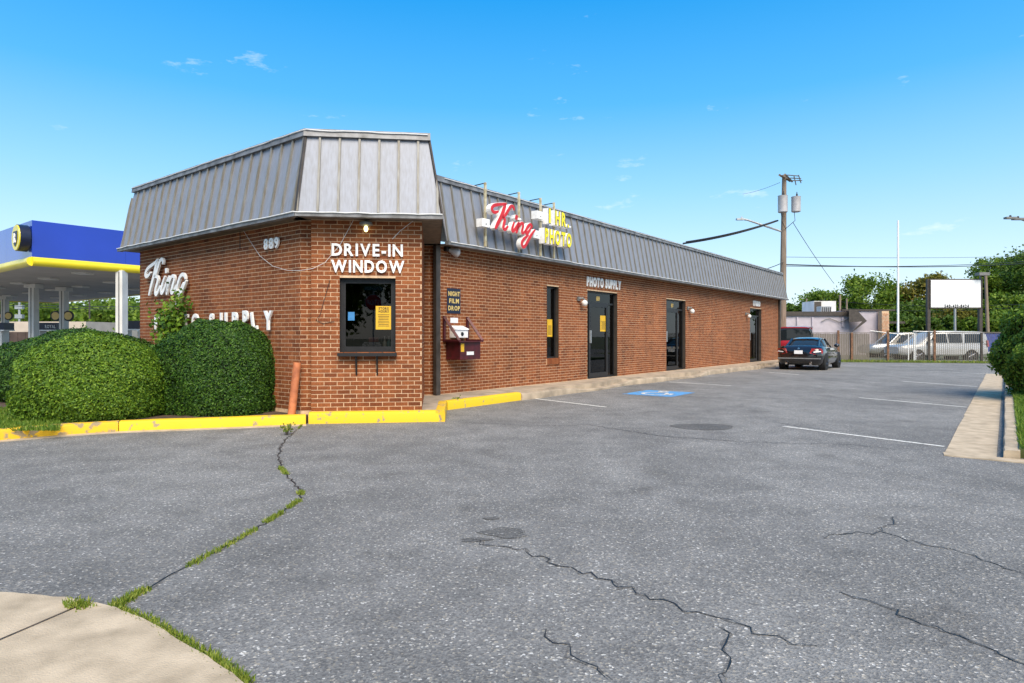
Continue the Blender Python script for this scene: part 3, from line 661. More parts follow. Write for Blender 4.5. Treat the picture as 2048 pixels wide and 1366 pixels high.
es = glazing('slim_window', FR, hw, None); pane(es, FR, hw[0]+.045, hw[1]-.045, hw[2]+.045, hw[3]-.045, -.125)
doors = []
for h, lf in ((hd1, (.14,.76)), (hd2, (.08,.72)), (hd3, (.10,.78))):
    e = glazing('shop_door', FR, h, None, back=1.8); W = h[1]-h[0]; zt = h[3]-.36
    mb = MB(); mb.fbox(FR, h[0]+.045, h[1]-.045, zt, zt+.05, -.15, -.095); obj('transom_bar', mb, M['bronze'], e)
    a, b2 = h[0]+W*lf[0], h[0]+W*lf[1]
    rails(e, FR, a, b2, h[2]+.01, zt, .085, -.14, -.09, 'door_leaf')
    pane(e, FR, a+.08, b2-.08, h[2]+.1, zt-.08, -.12); pane(e, FR, b2, h[1]-.045, h[2]+.045, zt, -.125, 'side_pane'); pane(e, FR, h[0]+.045, h[1]-.045, zt+.05, h[3]-.045, -.125, 'transom_pane')
    if a-h[0] > .06: pane(e, FR, h[0]+.045, a, h[2]+.045, zt, -.126, 'side_pane')
    mb = MB(); mb.fbox(FR, a+.02, a+.075, h[2]+1.0, h[2]+1.36, -.09, -.05); obj('handle', mb, M['galv'], e); doors.append(e)
# shelf under the drive-in window
mb = MB(); mb.fbox(FF, hv[0]-.02, hv[1]+.02, hv[2]-.05, hv[2]+.0, -.09, .13); obj('sill', mb, M['black'], ew)
for f in (.30,.67):
    u = hv[0]+(hv[1]-hv[0])*f; mb = MB(); mb.add([FF.P(u-.012,hv[2]-.05,.11),FF.P(u+.012,hv[2]-.05,.11),FF.P(u+.012,hv[2]-.36,.01),FF.P(u-.012,hv[2]-.36,.01),FF.P(u+.012,hv[2]-.05,.006),FF.P(u-.012,hv[2]-.05,.006)],[(0,1,2,3),(0,3,5),(1,4,2),(0,5,4,1),(2,4,5,3)]); obj('bracket', mb, M['black'], ew)

# ------------------------------------------------------------ lettering
GC = {}
def glyph(ch, bold):
    if (ch, bold) in GC: return GC[(ch, bold)]
    cu = bpy.data.curves.new('g', 'FONT'); cu.body = ch; cu.size = 1; cu.resolution_u = 3; cu.offset = bold
    o = bpy.data.objects.new('g', cu); col.objects.link(o); dg = bpy.context.evaluated_depsgraph_get(); dg.update()
    me = bpy.data.meshes.new_from_object(o.evaluated_get(dg)); bpy.data.objects.remove(o)
    v = np.array([x.co[:2] for x in me.vertices]); f = [tuple(p.vertices) for p in me.polygons]
    # boundary edges for the sides
    cnt = {}
    for p in f:
        for i in range(len(p)):
            a, b = p[i], p[(i+1)%len(p)]; cnt[(a,b)] = 1
    bd = [e for e in cnt if (e[1],e[0]) not in cnt]
    bpy.data.meshes.remove(me); GC[(ch, bold)] = (v, f, bd); return GC[(ch, bold)]
def letter(name, ch, F, u, z, off, h, xs, depth, m, parent, bold=.02, rot=0.0, face=None, inner=None):
    """capital height h, left edge at u, base at z"""
    v, f, bd = glyph(ch, bold); k = h/.70
    x0 = v[:,0].min(); X = (v[:,0]-x0)*k*xs; Y = v[:,1]*k
    if rot: cx = X.mean(); X, Y = (X-cx)*math.cos(rot)-Y*math.sin(rot)+cx, (X-cx)*math.sin(rot)+Y*math.cos(rot)
    n = len(X); mb = MB()
    mb.add([F.P(u+X[i], z+Y[i], off+depth) for i in range(n)]+[F.P(u+X[i], z+Y[i], off) for i in range(n)], ([p for p in f] if face is None else [])+[tuple(n+i for i in p[::-1]) for p in f]+[(a, n+a, n+b, b) for a, b in bd])
    o = obj(name, mb, m, parent)
    if face is not None:
        mb = MB(); mb.add([F.P(u+X[i], z+Y[i], off+depth+.001) for i in range(n)], f); obj('face', mb, face, o)
        if inner:
            v2, f2, _ = glyph(ch, inner[1]); X2 = v2[:,0]*k*xs; Y2 = v2[:,1]*k
            X2 = X2-(X2.max()+X2.min())/2+(X.max()+X.min())/2; Y2 = Y2-(Y2.max()+Y2.min())/2+(Y.max()+Y.min())/2
            mb = MB(); mb.add([F.P(u+X2[i], z+Y2[i], off+depth+.008) for i in range(len(X2))], f2); obj('lit_face', mb, inner[0], o)
    return X.max()-X.min()
def text(s, F, u0, u1, z, h, off, depth, m, parent, bold=.02, name='letter', face=None, slope=0.0, inner=None):
    """letters of s spread over u0..u1"""
    ws = [(.28*h if ch == ' ' else (glyph(ch,bold)[0][:,0].max()-glyph(ch,bold)[0][:,0].min())*h/.70) for ch in s]
    gap = .20*h; tot = sum(ws)+gap*(len(s)-1); xs = (u1-u0)/tot; u = u0
    for ch, w0 in zip(s, ws):
        if ch != ' ':
            zz = z+slope*(u-u0)
            if ch == '-': zz = z
            letter(name, ch, F, u, zz, off, h, xs, depth, m, parent, bold, face=face, inner=inner)
        u += (w0+gap)*xs
def box_uz(F, x0, x1, yt, yb, off=0.0):
    a, zt = F.uz(x0, yt, off); b2, zb = F.uz(x1, yb, off); return a, b2, zb, zt
def sign(label, loc, name='wall_lettering', cat='lettering'): return thing(name, label, cat, loc)
u, z = FF.uz(664,511); u1, _ = FF.uz(806,511); e = sign('white raised letters reading DRIVE-IN WINDOW above the drive-in window', FF.P((u+u1)/2, z, 0))
hh = FF.uz(664,487.5)[1]-z
text('DRIVE-IN', FF, u, u1, z, hh, .02, .025, M['white'], e, .03)
z2 = FF.uz(664,544)[1]; ua, ub = FF.uz(663,540)[0], FF.uz(809,540)[0]; text('WINDOW', FF, ua, ub, z2, hh, .02, .025, M['white'], e, .03)
u, z = FL.uz(533.5,499.5); u1, _ = FL.uz(563,496); e = sign('white house number 889 high on the left brick wall', FL.P(u, z, 0)); text('889', FL, u, u1, z, FL.uz(548,478)[1]-FL.uz(548,498)[1], .03, .03, M['white'], e, .03)
# PHOTO SUPPLY on the left wall, letters loose
e = sign('large weathered white letters PHOTO SUPPLY half hidden behind the hedge', FL.P(FL.uz(470,650)[0], 1.4, 0))
zb = FL.uz(549,658.5)[1]; hh = FL.uz(549,622)[1]-zb
for ch, a, dz, rt in (('P',318,0,0),('H',336,0,0),('O',355,.0,0),('T',374.5,0,.02),('O',392.5,0,0),('S',428,-.01,0),('U',449.5,0,0),('P',473.5,.0,-.02),('P',495,.02,.02),('L',514,.0,.22),('Y',537,.0,0)):
    letter('letter', ch, FL, FL.uz(a,640)[0], zb+dz, .06, hh, .78, .035, M['white'], e, .03, rt)
u, z = FR.uz(1172,571); u1, _ = FR.uz(1240,571); e = sign('small white letters PHOTO SUPPLY above the first shop door', FR.P(u, z, 0)); text('PHOTO SUPPLY', FR, u, u1, z, FR.uz(1172,553.5)[1]-z, .012, .03, M['white'], e, .045)
u, z = FR.uz(1505,611); u1, _ = FR.uz(1519,611); e = sign('white letters STUDIO above the farthest shop door', FR.P(u, z, 0)); text('STUDIO', FR, u, u1, z, FR.uz(1505,601.5)[1]-z, .012, .03, M['white'], e, .05)
# 889 on the transom
for i, (h, s) in enumerate(((hd1,'889'),(hd2,'887'))):
    cu = h[0]+(h[1]-h[0])*.46; text(s, FR, cu-.09, cu+.09, h[3]-.26, .13, -.122, .004, M['gold'], doors[i], .02, 'number')
# script lettering traced as strokes
def strokes(F, S, org, sc, off, depth, m, parent, face=None):
    for name, parts in S:
        mb = MB(); fb = MB(); wd_all = []
        for pts, wd in parts:
            P = [F.uz(org[0]+x/sc, org[1]+y/sc, off+depth) for x, y in pts]; P = smooth(P, 2); n = len(P)
            lw = 1.5*wd/sc/FPX*F.P(P[0][0],0)[1]; L, Q = [], []
            for i in range(n):
                a = Vector(P[max(i-1,0)]); b = Vector(P[min(i+1,n-1)]); t = (b-a).normalized(); tp = .55+.45*min(1, 4*min(i, n-1-i)/n); k = Vector((-t.y,t.x))*lw/2*tp; p = Vector(P[i]); L.append(p+k); Q.append(p-k)
            secs = [[F.P(L[i].x,L[i].y,off), F.P(Q[i].x,Q[i].y,off), F.P(Q[i].x,Q[i].y,off+depth), F.P(L[i].x,L[i].y,off+depth)] for i in range(n)]
            mb.loft(secs)
            if face:
                s2 = [[F.P(*(L[i]*.9+Q[i]*.1),off+depth), F.P(*(Q[i]*.9+L[i]*.1),off+depth), F.P(*(Q[i]*.9+L[i]*.1),off+depth+.012), F.P(*(L[i]*.9+Q[i]*.1),off+depth+.012)] for i in range(n)]
                fb.loft(s2)
        o = fix(obj('letter', mb, m, parent))
        if face: fix(obj('face', fb, face, o))
KW = [('K',[([(235,505),(190,585),(130,610),(108,560),(150,440),(250,350),(350,285),(398,205)],52),([(388,235),(345,400),(305,600),(250,800),(195,1035)],62),([(512,325),(522,240),(487,203),(440,260),(400,400),(350,560),(315,615)],55),([(312,610),(395,600),(405,700),(345,880),(335,980),(358,1020),(400,960),(452,820)],58)]),
      ('i',[([(560,595),(500,780),(462,930),(484,1005),(535,915),(640,625)],52),([(587,412),(588,470),(590,528)],64)]),
      ('n',[([(660,585),(635,780),(592,1020)],58),([(600,960),(690,640),(750,575),(785,640),(720,860),(698,960),(722,990),(780,905),(822,800)],52)]),
      ('g',[([(1025,665),(1012,580),(960,545),(900,610),(845,790),(822,930),(852,988),(905,930),(985,740)],56),([(1042,690),(965,880),(885,1085),(800,1240)],50)])]
e = sign('white script sign King on the left brick wall above the sapling', FL.P(FL.uz(335,560)[0], 2.0, 0)); strokes(FL, KW, (280,500), 11.383, .07, .04, M['white'], e)
KR = [('K',[([(455,318),(385,345),(332,312),(322,250),(372,195),(480,183),(608,172)],52),([(592,178),(520,400),(392,660)],66),([(757,302),(748,230),(700,208),(650,290),(590,395),(525,445)],50),([(535,435),(585,465),(556,580),(545,650),(588,682),(642,605)],54)]),
      ('i',[([(762,528),(716,670),(732,722),(790,650),(845,540)],48),([(815,395),(805,440),(795,485)],62)]),
      ('n',[([(858,530),(835,620),(800,745)],48),([(815,690),(880,560),(930,545),(940,600),(905,720),(930,757),(985,690)],46)]),
      ('g',[([(1108,640),(1092,568),(1040,590),(985,695),(992,762),(1045,715),(1100,620)],48),([(1168,680),(1090,780),(1030,890),(968,1012),(922,1015),(903,930),(950,850),(1040,775)],50)])]
SO = .47
rs = thing('king_sign', 'red script King and yellow 1 HR. PHOTO channel letters on posts at the roof', 'sign', FR.P(FR.uz(1040,490)[0], ZD, .4))
strokes(FR, KR, (950,390), 9.752, SO+.05, .12, M['white'], rs, M['red'])
for s, x0, x1, yb, yt in (('1',1097,1105,444,417.5),('HR.',1110,1138,447.5,421.5),('PHOTO',1089.5,1143,483.5,456.5)):
    u, z = FR.uz(x0,yb,SO+.17); u1, _ = FR.uz(x1,yb,SO+.17); hh = FR.uz(x0,yt,SO+.17)[1]-z
    if s == '1': letter('letter', '1', FR, u, z, SO, hh, .9, .17, M['white'], rs, .07, face=M['black'], inner=(M['yellow'], .045))
    else: text(s, FR, u, u1, z, hh, SO, .17, M['white'], rs, .065, face=M['black'], inner=(M['yellow'], .04))
for x0, x1, yt, yb in ((963.5,978,436,455.5),(1073,1087,421,440),(1065.5,1079,459.5,478)):    # transformer boxes
    u, zt = FR.uz(x0,yt,SO+.1); u1, zb = FR.uz(x1,yb,SO+.1); mb = MB(); mb.fbox(FR, u, u1, zb, zt, SO-.05, SO+.12); o = obj('box', mb, M['white'], rs); mb = MB(); mb.ball(FR.P((u+u1)/2,zb+.06,SO+.12), .014); obj('bolt', mb, M['black'], o)
for x, yt in ((970.5,365),(1038,384),(1081,396),(1108,405)):
    u, zt = FR.uz(x, yt, .42); mb = MB(); mb.fbox(FR, u-.022, u+.022, ZD-.0, zt, .395, .44); obj('post', mb, M['cream'], rs); mb = MB(); mb.tube([FR.P(u,zt-.01,.42), FR.P(u,zt-.02,.12), FR.P(u+.02,ZTOP+.02,.05)], .012, 5); obj('hook', mb, M['wire'], rs)
for za, ua, ub in ((4.02,972,1040),(3.72,975,1066),(4.13,1078,1140),(3.80,1068,1140)):
    mb = MB(); mb.fbox(FR, FR.uz(ua,450,.44)[0], FR.uz(ub,450,.44)[0], za, za+.04, .435, .475); obj('rail', mb, M['white'], rs)
# ------------------------------------------------------------ film drop, lamps and small fittings
a, b2, zb, zt = box_uz(FR, 894.2, 920.8, 575.8, 627.5, .01); e = thing('film_drop_sign', 'dark plate reading NIGHT FILM DROP in gold letters', 'sign', FR.P((a+b2)/2, zb, 0))
mb = MB(); mb.fbox(FR, a, b2, zb, zt, .006, .014); obj('plate', mb, M['navy'], e); H3 = zt-zb
for s, f, k in (('NIGHT',.70,.0),('FILM',.415,.07),('DROP',.125,.0)): text(s, FR, a+.03+k*(b2-a), b2-.025-k*(b2-a), zb+H3*f, H3*.175, .014, .003, M['gold'], e, .035)
a, b2, zb, zt = box_uz(FR, 901, 916, 635.3, 646, .01); mb = MB(); mb.fbox(FR, a, b2, zb, zt, .006, .010); tag(obj('notice_card', mb, M['plate']), 'small white notice card between the film drop plate and the mailbox', 'notice')
a, zt = FR.uz(899,656,.0); b2 = a+.40; zb = zt-.20
e = thing('mailbox', 'small white wall mailbox with round lock above the maroon shelf', 'mailbox', FR.P((a+b2)/2, zb, 0))
mb = MB(); mb.fbox(FR, a, b2, zb, zt-.035, .006, .16); obj('body', mb, M['white'], e); mb = MB(); mb.hexa([FR.P(a-.012,zt-.034,.185),FR.P(b2+.012,zt-.034,.185),FR.P(b2+.012,zt-.034,.006),FR.P(a-.012,zt-.034,.006),FR.P(a-.006,zt-.012,.17),FR.P(b2+.006,zt-.012,.17),FR.P(b2+.006,zt+.05,.006),FR.P(a-.006,zt+.05,.006)]); obj('lid', mb, M['white'], e)
mb = MB(); mb.lathe(FR.P(a+.22,zb+.075,.16), (*FR.n,0), [(0,.045),(.008,.043),(.012,.02)], 14); obj('lock', mb, M['black'], e)
u0 = FR.uz(885,680,0)[0]; u1 = FR.uz(934,680,0)[0]; zs_ = FR.uz(885,684,0)[1]; ztp = FR.uz(885,632,0)[1]; W0 = .47
e = thing('film_drop_shelf', 'maroon steel shelf with braced sides and film drop box below it', 'drop box', FR.P((u0+u1)/2, zs_, 0))
mb = MB(); mb.fbox(FR, u0, u1, zs_, zs_+.02, .008, W0); obj('shelf', mb, M['maroon'], e)
for u in (u0+.02, u1-.02):
    mb = MB(); mb.fbox(FR, u-.025, u+.025, zs_+.02, ztp, .008, .05); mb.fbox(FR, u-.03, u+.03, zs_+.0201, zs_+.05, .05, W0); obj('upright', mb, M['maroon'], e)
    mb = MB(); mb.tube([FR.P(u,ztp-.03,.04), FR.P(u,zs_+.03,W0-.01)], .036, 4); obj('brace', mb, M['maroon'], e)
mb = MB(); mb.fbox(FR, u0+.10, u1-.02, zs_-.36, zs_-.001, .008, .40); bx = obj('drop_box', mb, M['maroon'], e)
mb = MB(); mb.fbox(FR, u0+.12, u0+.22, zs_-.20, zs_-.03, .401, .405); obj('sticker', mb, M['poster'], bx); mb = MB(); mb.fbox(FR, u0+.30, u0+.52, zs_-.27, zs_-.20, .401, .405); obj('sticker', mb, M['plate'], bx)
def globe(px, py, label):
    u, z = FR.uz(px, py, .14); e = thing('globe_lamp', label, 'lamp', FR.P(u, z, 0), 'globe lamps beside the shop doors')
    mb = MB(); mb.ball(FR.P(u,z,.15), .085, 14, 10); obj('globe', mb, M['opal'], e, True)
    mb = MB(); mb.fbox(FR, u-.16, u-.04, z+.06, z+.17, .006, .05); mb.tube([FR.P(u-.1,z+.12,.04), FR.P(u-.05,z+.13,.13), FR.P(u,z+.07,.15)], .028, 8); obj('bracket', mb, M['grey'], e, True)
globe(1168.5,606,'white globe lamp left of the first shop door'); globe(1384,622.5,'white globe lamp right of the middle shop door'); globe(1498.3,632.5,'white globe lamp left of the farthest shop door')
u, z = FR.uz(917,506,.2); e = thing('flood_lamp', 'grey flood lamp under the eave beside the downspout', 'lamp', FR.P(u, z, 0))
mb = MB(); mb.lathe(FR.P(u-.16,z+.06,.06), (r_[0]*.7+FR.n[0]*.5, r_[1]*.7+FR.n[1]*.5, -.25), [(0,.03),(.06,.05),(.16,.095),(.20,.10),(.24,.075),(.26,.02)], 14); obj('head', mb, M['transformer'], e, True); mb = MB(); mb.fbox(FR, u-.24, u-.12, z+.03, z+.15, .006, .09); obj('mount', mb, M['black'], e)
u, z = FF.uz(732,455,.12); e = thing('bulb_lamp', 'lit bare bulb lamp above the DRIVE-IN lettering', 'lamp', FF.P(u, z, 0))
mb = MB(); mb.lathe(FF.P(u,z+.10,.12), (0,0,-1), [(0,.05),(.02,.10),(.06,.105),(.075,.06)], 16); obj('shade', mb, M['grey'], e, True); mb = MB(); mb.ball(FF.P(u,z-.02,.12), .034, 10, 8, (1,1,1.5)); obj('bulb', mb, M['bulb'], e, True)
mb = MB(); mb.tube([FF.P(u,z+.09,.12), FF.P(u,z+.12,.0)], .02, 6); obj('stem', mb, M['grey'], e)
# posters and contents of the drive-in window
def paper(name, F, px0, px1, py0, py1, off, m, label, lines=0, title=None, cat='poster'):
    a, b2, zb, zt = box_uz(F, px0, px1, py0, py1, off); e = thing(name, label, cat, F.P((a+b2)/2, zb, off)); mb = MB(); mb.fbox(F, a, b2, zb, zt, off-.003, off); obj('sheet', mb, m, e); H4, W4 = zt-zb, b2-a
    if title:
        for i, s in enumerate(title): text(s, F, a+W4*.18, b2-W4*.18, zt-H4*(.15+.125*i), H4*.10, off, .0015, M['black'], e, .04, 'print')
    for i in range(lines):
        y = zt-H4*(.36+.55*i/lines); mb = MB(); k = .12+.1*random.random(); mb.fbox(F, a+W4*k, b2-W4*k, y-H4*.022, y, off, off+.0012); obj('print_line', mb, M['black'], e)
paper('store_hours_poster', FF, 751.5, 783, 612, 659, -.118, M['poster'], 'yellow STORE HOURS poster in the drive-in window', 8, ('STORE','HOURS'))
paper('blue_sticker', FF, 696, 709, 624, 641, -.118, mat('sticker_blue', (.05,.25,.55), .5), 'small blue and white sticker in the drive-in window', 0, cat='sticker')
paper('yellow_poster', FR, 1200.5, 1213, 631, 663, -.118, M['poster'], 'yellow poster on the glass of the first shop door', 9, None)
paper('yellow_poster', FR, 1094.5, 1104.5, 638.5, 673.5, -.118, M['poster'], 'yellow poster in the slim window left of the doors', 9, None)
zc = hv[2]+.05
for du, cm, lb in ((.78,(.55,.52,.42),'white pump bottle on the counter inside the drive-in window'), (.86,(.10,.25,.24),'teal pump bottle on the counter inside the drive-in window')):
    u = hv[0]+(hv[1]-hv[0])*du; e = thing('pump_bottle', lb, 'bottle', FF.P(u, zc, -.25)); mb = MB(); mb.lathe(FF.P(u,zc,-.25), (0,0,1), [(0,.034),(.12,.034),(.15,.014),(.17,.012)], 12); obj('body', mb, mat('bottle', cm, .3), e, True); mb = MB(); mb.lathe(FF.P(u,zc+.17,-.25), (0,0,1), [(0,.008),(.04,.008),(.05,.02),(.055,.003)], 8); obj('pump', mb, M['white'], e)
mb = MB(); ua = hv[0]+.33; mb.fbox(FF, hv[0]+.05, hv[1]-.05, zc-.05, zc, -1.0, -.15); tag(obj('counter', mb, M['grey']), 'counter shelf just inside the drive-in window', 'counter')
e = thing('speckled_tray', 'black and white speckled tray standing inside the drive-in window', 'tray', FF.P(ua+.14, zc, -.3)); mb = MB(); pl = [(ua,zc),(ua+.30,zc),(ua+.31,zc+.09),(ua+.27,zc+.125),(ua+.04,zc+.125),(ua,zc+.09)]; mb.prism([FF.P(x,y,-.2) for x,y in pl], [FF.P(x,y,-.24) for x,y in pl]); obj('panel', mb, mat('speckle', (.3,.3,.32), .5, 0, .9, 60, c2=(.02,.02,.03)), e)
mb = MB(); mb.fbox(FF, ua+.09, ua+.25, zc+.0, zc+.2, -.4, -.34); tag(obj('red_box', mb, mat('dull_red', (.25,.03,.04), .6)), 'small red box behind the speckled tray in the window', 'box')
# white cable clipped along the fascias, loose wires on the brick
def cable(pts, r, m, label, name='cable', cat='cable'): mb = MB(); mb.tube(pts, r, 5); return tag(obj(name, mb, m, None, True), label, cat)
def run(F, u0, u1, z, off, n): return [F.P(u0+(u1-u0)*k/n, z+random.uniform(-.008,.008), off) for k in range(n+1)]
cable(run(FL, -.28, uL, ZD-.012, offL+.056, 24)+run(FF, Lf0, LB+.33, ZD-.012, OV+.056, 12), .011, M['cable'], 'white cable clipped along the lower fascia of the drive-in mansard')
cable(run(FL, -.1, uT, ZTOP-.01, offL-.245+.075, 24)+run(FF, Lt0, LB+.1, ZTOP-.01, OV-.245+.075, 10), .010, M['cable'], 'white cable clipped along the top fascia of the drive-in mansard')
cable(run(FR, -.0, LR+.4, ZD-.012, OV+.056, 70), .011, M['cable'], 'white cable clipped along the lower fascia of the long right mansard')
cable(run(FR, .05, LR+.2, ZTOP-.01, OV-.245+.075, 70), .010, M['cable'], 'white cable along the top fascia of the long right mansard')
def uzp(F, L, off): return [F.P(*F.uz(x, y, off), off) for x, y in L]
cable(uzp(FL, [(485,458),(500,482),(520,512),(545,532),(575,541),(600,541)], .03)+uzp(FF, [(626,537),(650,525),(680,490),(708,438)], .03), .004, M['cable'], 'thin white wire drooping across the brick below the house number', 'wire', 'wire')
cable(uzp(FF, [(826,442),(800,462),(785,478)], .03), .005, M['cable'], 'thin wire hanging from the eave right of the bulb lamp', 'wire', 'wire')
cable(uzp(FF, [(660,560),(648,600),(640,630),(632,640),(645,647),(668,643)], .015), .004, M['wire'], 'thin dark wire looping down the brick left of the drive-in window', 'wire', 'wire')
cable(uzp(FL, [(480,459),(480,498)], .03), .006, M['wire'], 'short dark wire hanging below the left eave', 'wire', 'wire')
# orange pipe leaning in the corner
b0 = Vector(at(583,822,10.0)); b1 = Vector(at(594.5,725,10.05)); b0.z = .12
mb = MB(); mb.tube([b0, b1], .062, 14); tag(obj('pipe_bollard', mb, M['orange'], None, True), 'orange painted pipe bollard leaning beside the drive-in wall', 'bollard')

# ------------------------------------------------------------ plants
def rot_quads(C, Nn, ln, wd, twist=True):
    """leaf-shaped quads: centre C, normal Nn, length ln, width wd (arrays)"""
    n = len(C); rv = rng.normal(size=(n,3)); t = np.cross(Nn, rv); t /= np.linalg.norm(t,axis=1)[:,None]+1e-9; s = np.cross(Nn, t)
    a = t*ln[:,None]/2; b = s*wd[:,None]/2; V = np.empty((n,4,3)); V[:,0] = C-a; V[:,1] = C+b-a*.1; V[:,2] = C+a; V[:,3] = C-b-a*.1; return V
def hedge(name, cx, cy, z0, ax, ay, az, n, m, label, leaf=.05, rot=0.0, pw=2.8, cat='hedge', jit=.035, lump=.04):
    """clipped shrub: super-ellipsoid shell of small leaves over a dark core"""
    e = thing(name, label, cat, (cx, cy, z0))
    d = rng.normal(size=(n*2,3)); d /= np.linalg.norm(d,axis=1)[:,None]; d = d[d[:,2] > -.75][:n]
    def surf(d):
        rr = (np.abs(d[:,0])**pw+np.abs(d[:,1])**pw+np.abs(d[:,2])**pw)**(-1/pw)
        lm = 1+lump*(np.sin(d[:,0]*7+cx)*np.sin(d[:,1]*6+cy)+.6*np.sin(d[:,2]*9+d[:,0]*5)+.4*np.sin(d[:,0]*17+d[:,1]*13+d[:,2]*15)+.45*np.sin(d[:,0]*31+cy)*np.sin(d[:,1]*29)*np.sin(d[:,2]*33+cx))
        p = d*(rr*lm)[:,None]; return p
    p = surf(d); p = p*(1-np.abs(rng.normal(0,jit,len(d))))[:,None]*(1+rng.uniform(0,.02,len(d)))[:,None]
    c, s = math.cos(rot), math.sin(rot); ctr = np.array([cx, cy, z0+az])
    def world(p): q = p*np.array([ax,ay,az]); return np.stack([q[:,0]*c-q[:,1]*s, q[:,0]*s+q[:,1]*c, q[:,2]],1)+ctr
    W_ = world(p); nn = d/np.array([ax,ay,az]); nn = np.stack([nn[:,0]*c-nn[:,1]*s, nn[:,0]*s+nn[:,1]*c, nn[:,2]],1); nn /= np.linalg.norm(nn,axis=1)[:,None]
    nn = nn+rng.normal(0,.55,nn.shape); nn /= np.linalg.norm(nn,axis=1)[:,None]
    ok = W_[:,2] > .06; W_, nn = W_[ok], nn[ok]; k = len(W_)
    quads('foliage', rot_quads(W_, nn, rng.uniform(.7,1.4,k)*leaf, rng.uniform(.35,.6,k)*leaf), m, e)
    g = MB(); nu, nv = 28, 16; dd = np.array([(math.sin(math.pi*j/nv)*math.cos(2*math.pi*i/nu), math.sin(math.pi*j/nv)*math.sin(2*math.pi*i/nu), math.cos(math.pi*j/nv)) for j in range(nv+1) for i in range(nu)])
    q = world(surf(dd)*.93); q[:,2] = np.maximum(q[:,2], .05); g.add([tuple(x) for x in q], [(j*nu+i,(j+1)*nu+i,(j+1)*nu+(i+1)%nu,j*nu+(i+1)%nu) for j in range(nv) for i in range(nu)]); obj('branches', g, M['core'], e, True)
    return e
x, y, _ = gp(437,800); X0 = (437-1024)/FPX
hedge('clipped_hedge', X0*10.75, 10.75, -.50, 1.03, .82, 1.06, 75000, M['yew1'], 'dark green clipped hedge against the brick wall below the white lettering', .042, -.35, 2.7)
X0 = (184-1024)/FPX
hedge('clipped_hedge', X0*10.05, 10.05, -.36, 1.12, .95, .88, 80000, M['yew2'], 'bright green rounded hedge in front, left of the dark hedge', .045, -.25, 2.15)
X0 = (165-1024)/FPX
hedge('clipped_hedge', X0*12.7, 12.7, -.36, 1.72, 1.0, .93, 60000, M['yew1'], 'long dark hedge at the left edge behind the bright hedge', .045, .1, 2.0)
hedge('leafy_shrub', 12.3, 13.3, -.35, 1.75, 1.7, 1.32, 52000, M['shrub'], 'big leafy shrub at the right edge beside the gutter strip', .085, 0, 2.2, 'shrub', .07, .07)
def sapling(base, h, spread, n, m, label, leaf, name='sapling', cat='plant', lean=(0,0)):
    e = thing(name, label, cat, base); mb = MB(); C = []
    for k in range(7):
        a = rng.uniform(0,6.28); top = Vector(base)+Vector((math.cos(a)*spread*rng.uniform(.2,1)+lean[0], math.sin(a)*spread*.45+lean[1], h*rng.uniform(.75,1))); mid = Vector(base)*.5+top*.5+Vector((0,0,h*.08)); mb.tube([base, mid, top], [.012,.009,.004], 5)
        for j in range(n//7): t = rng.uniform(.3,1.05); p = (Vector(base)*(1-t)**2+mid*2*t*(1-t)+top*t*t); C.append((p.x+rng.normal(0,spread*.18), p.y+rng.normal(0,.07), p.z+rng.normal(0,h*.06)))
    obj('stem', mb, M['bark'], e); C = np.array(C); k = len(C); nn = rng.normal(size=(k,3))+np.array([0,-.6,.6]); nn /= np.linalg.norm(nn,axis=1)[:,None]; quads('foliage', rot_quads(C, nn, rng.uniform(.7,1.3,k)*leaf, rng.uniform(.6,1.0,k)*leaf), m, e); return e
sp = at(326,690,12.3); sapling((sp[0], sp[1], .1), 2.15, .5, 1900, M['yew2'], 'leafy sapling growing up the wall below the white King sign', .085)
sp = at(185,690,13.2); sapling((sp[0], sp[1], .1), 1.55, .5, 300, M['yew2'], 'light green shoots rising behind the long left hedge', .07)
wp = gp(574,870); sapling((wp[0], wp[1], 0), .16, .09, 120, M['weed'], 'small leafy weed growing at the top of the long crack', .03, 'weed')
wp = gp(925,815); sapling((wp[0]-.12, wp[1], 0.0), .22, .09, 100, M['weed'], 'small weed growing at the yellow kerb below the film drop', .035, 'weed')
def blades(name, P, h, m, kind='stuff', label=None, cat=None):
    n = len(P); a = rng.uniform(0,6.28,n); hh = rng.uniform(.5,1.3,n)*h; w = .09*hh+.003; ln = rng.normal(0,.45,(n,2))*hh[:,None]
    V = np.empty((n,3,3)); V[:,0] = P; V[:,1] = P; V[:,0,0] -= np.cos(a)*w; V[:,0,1] -= np.sin(a)*w; V[:,1,0] += np.cos(a)*w; V[:,1,1] += np.sin(a)*w; V[:,2] = P; V[:,2,:2] += ln; V[:,2,2] += hh
    o = quads(name, V, m, None, kind, 3)
    if label: tag(o, label, cat)
    return o
def scatter_poly(n, f): return np.array([f() for _ in range(n)])
blades('lawn_grass', scatter_poly(16000, lambda: (*gR(random.uniform(.1,9), 0.72+random.uniform(0,1)**1.5*3.2), .11)), .075, M['blade'], label='bright mown grass behind the right kerb', cat='grass')
def strip_pt():
    t = random.random(); x = fz0[0]-2+(fz1[0]+4-fz0[0])*t; y = fz0[1]+(fz1[1]-fz0[1])*t+random.uniform(-.9,.9); return (x, y, .03)
blades('fence_grass', scatter_poly(5000, strip_pt), .10, M['weed'], label='rough grass strip along the foot of the fence', cat='grass')
def bed_pt():
    p = gp(random.uniform(-80,120), random.uniform(818,862), .12); return (p[0], p[1], .12)
blades('bed_grass', scatter_poly(9000, bed_pt), .06, M['blade'], label='green grass at the left end of the hedge bed', cat='grass')
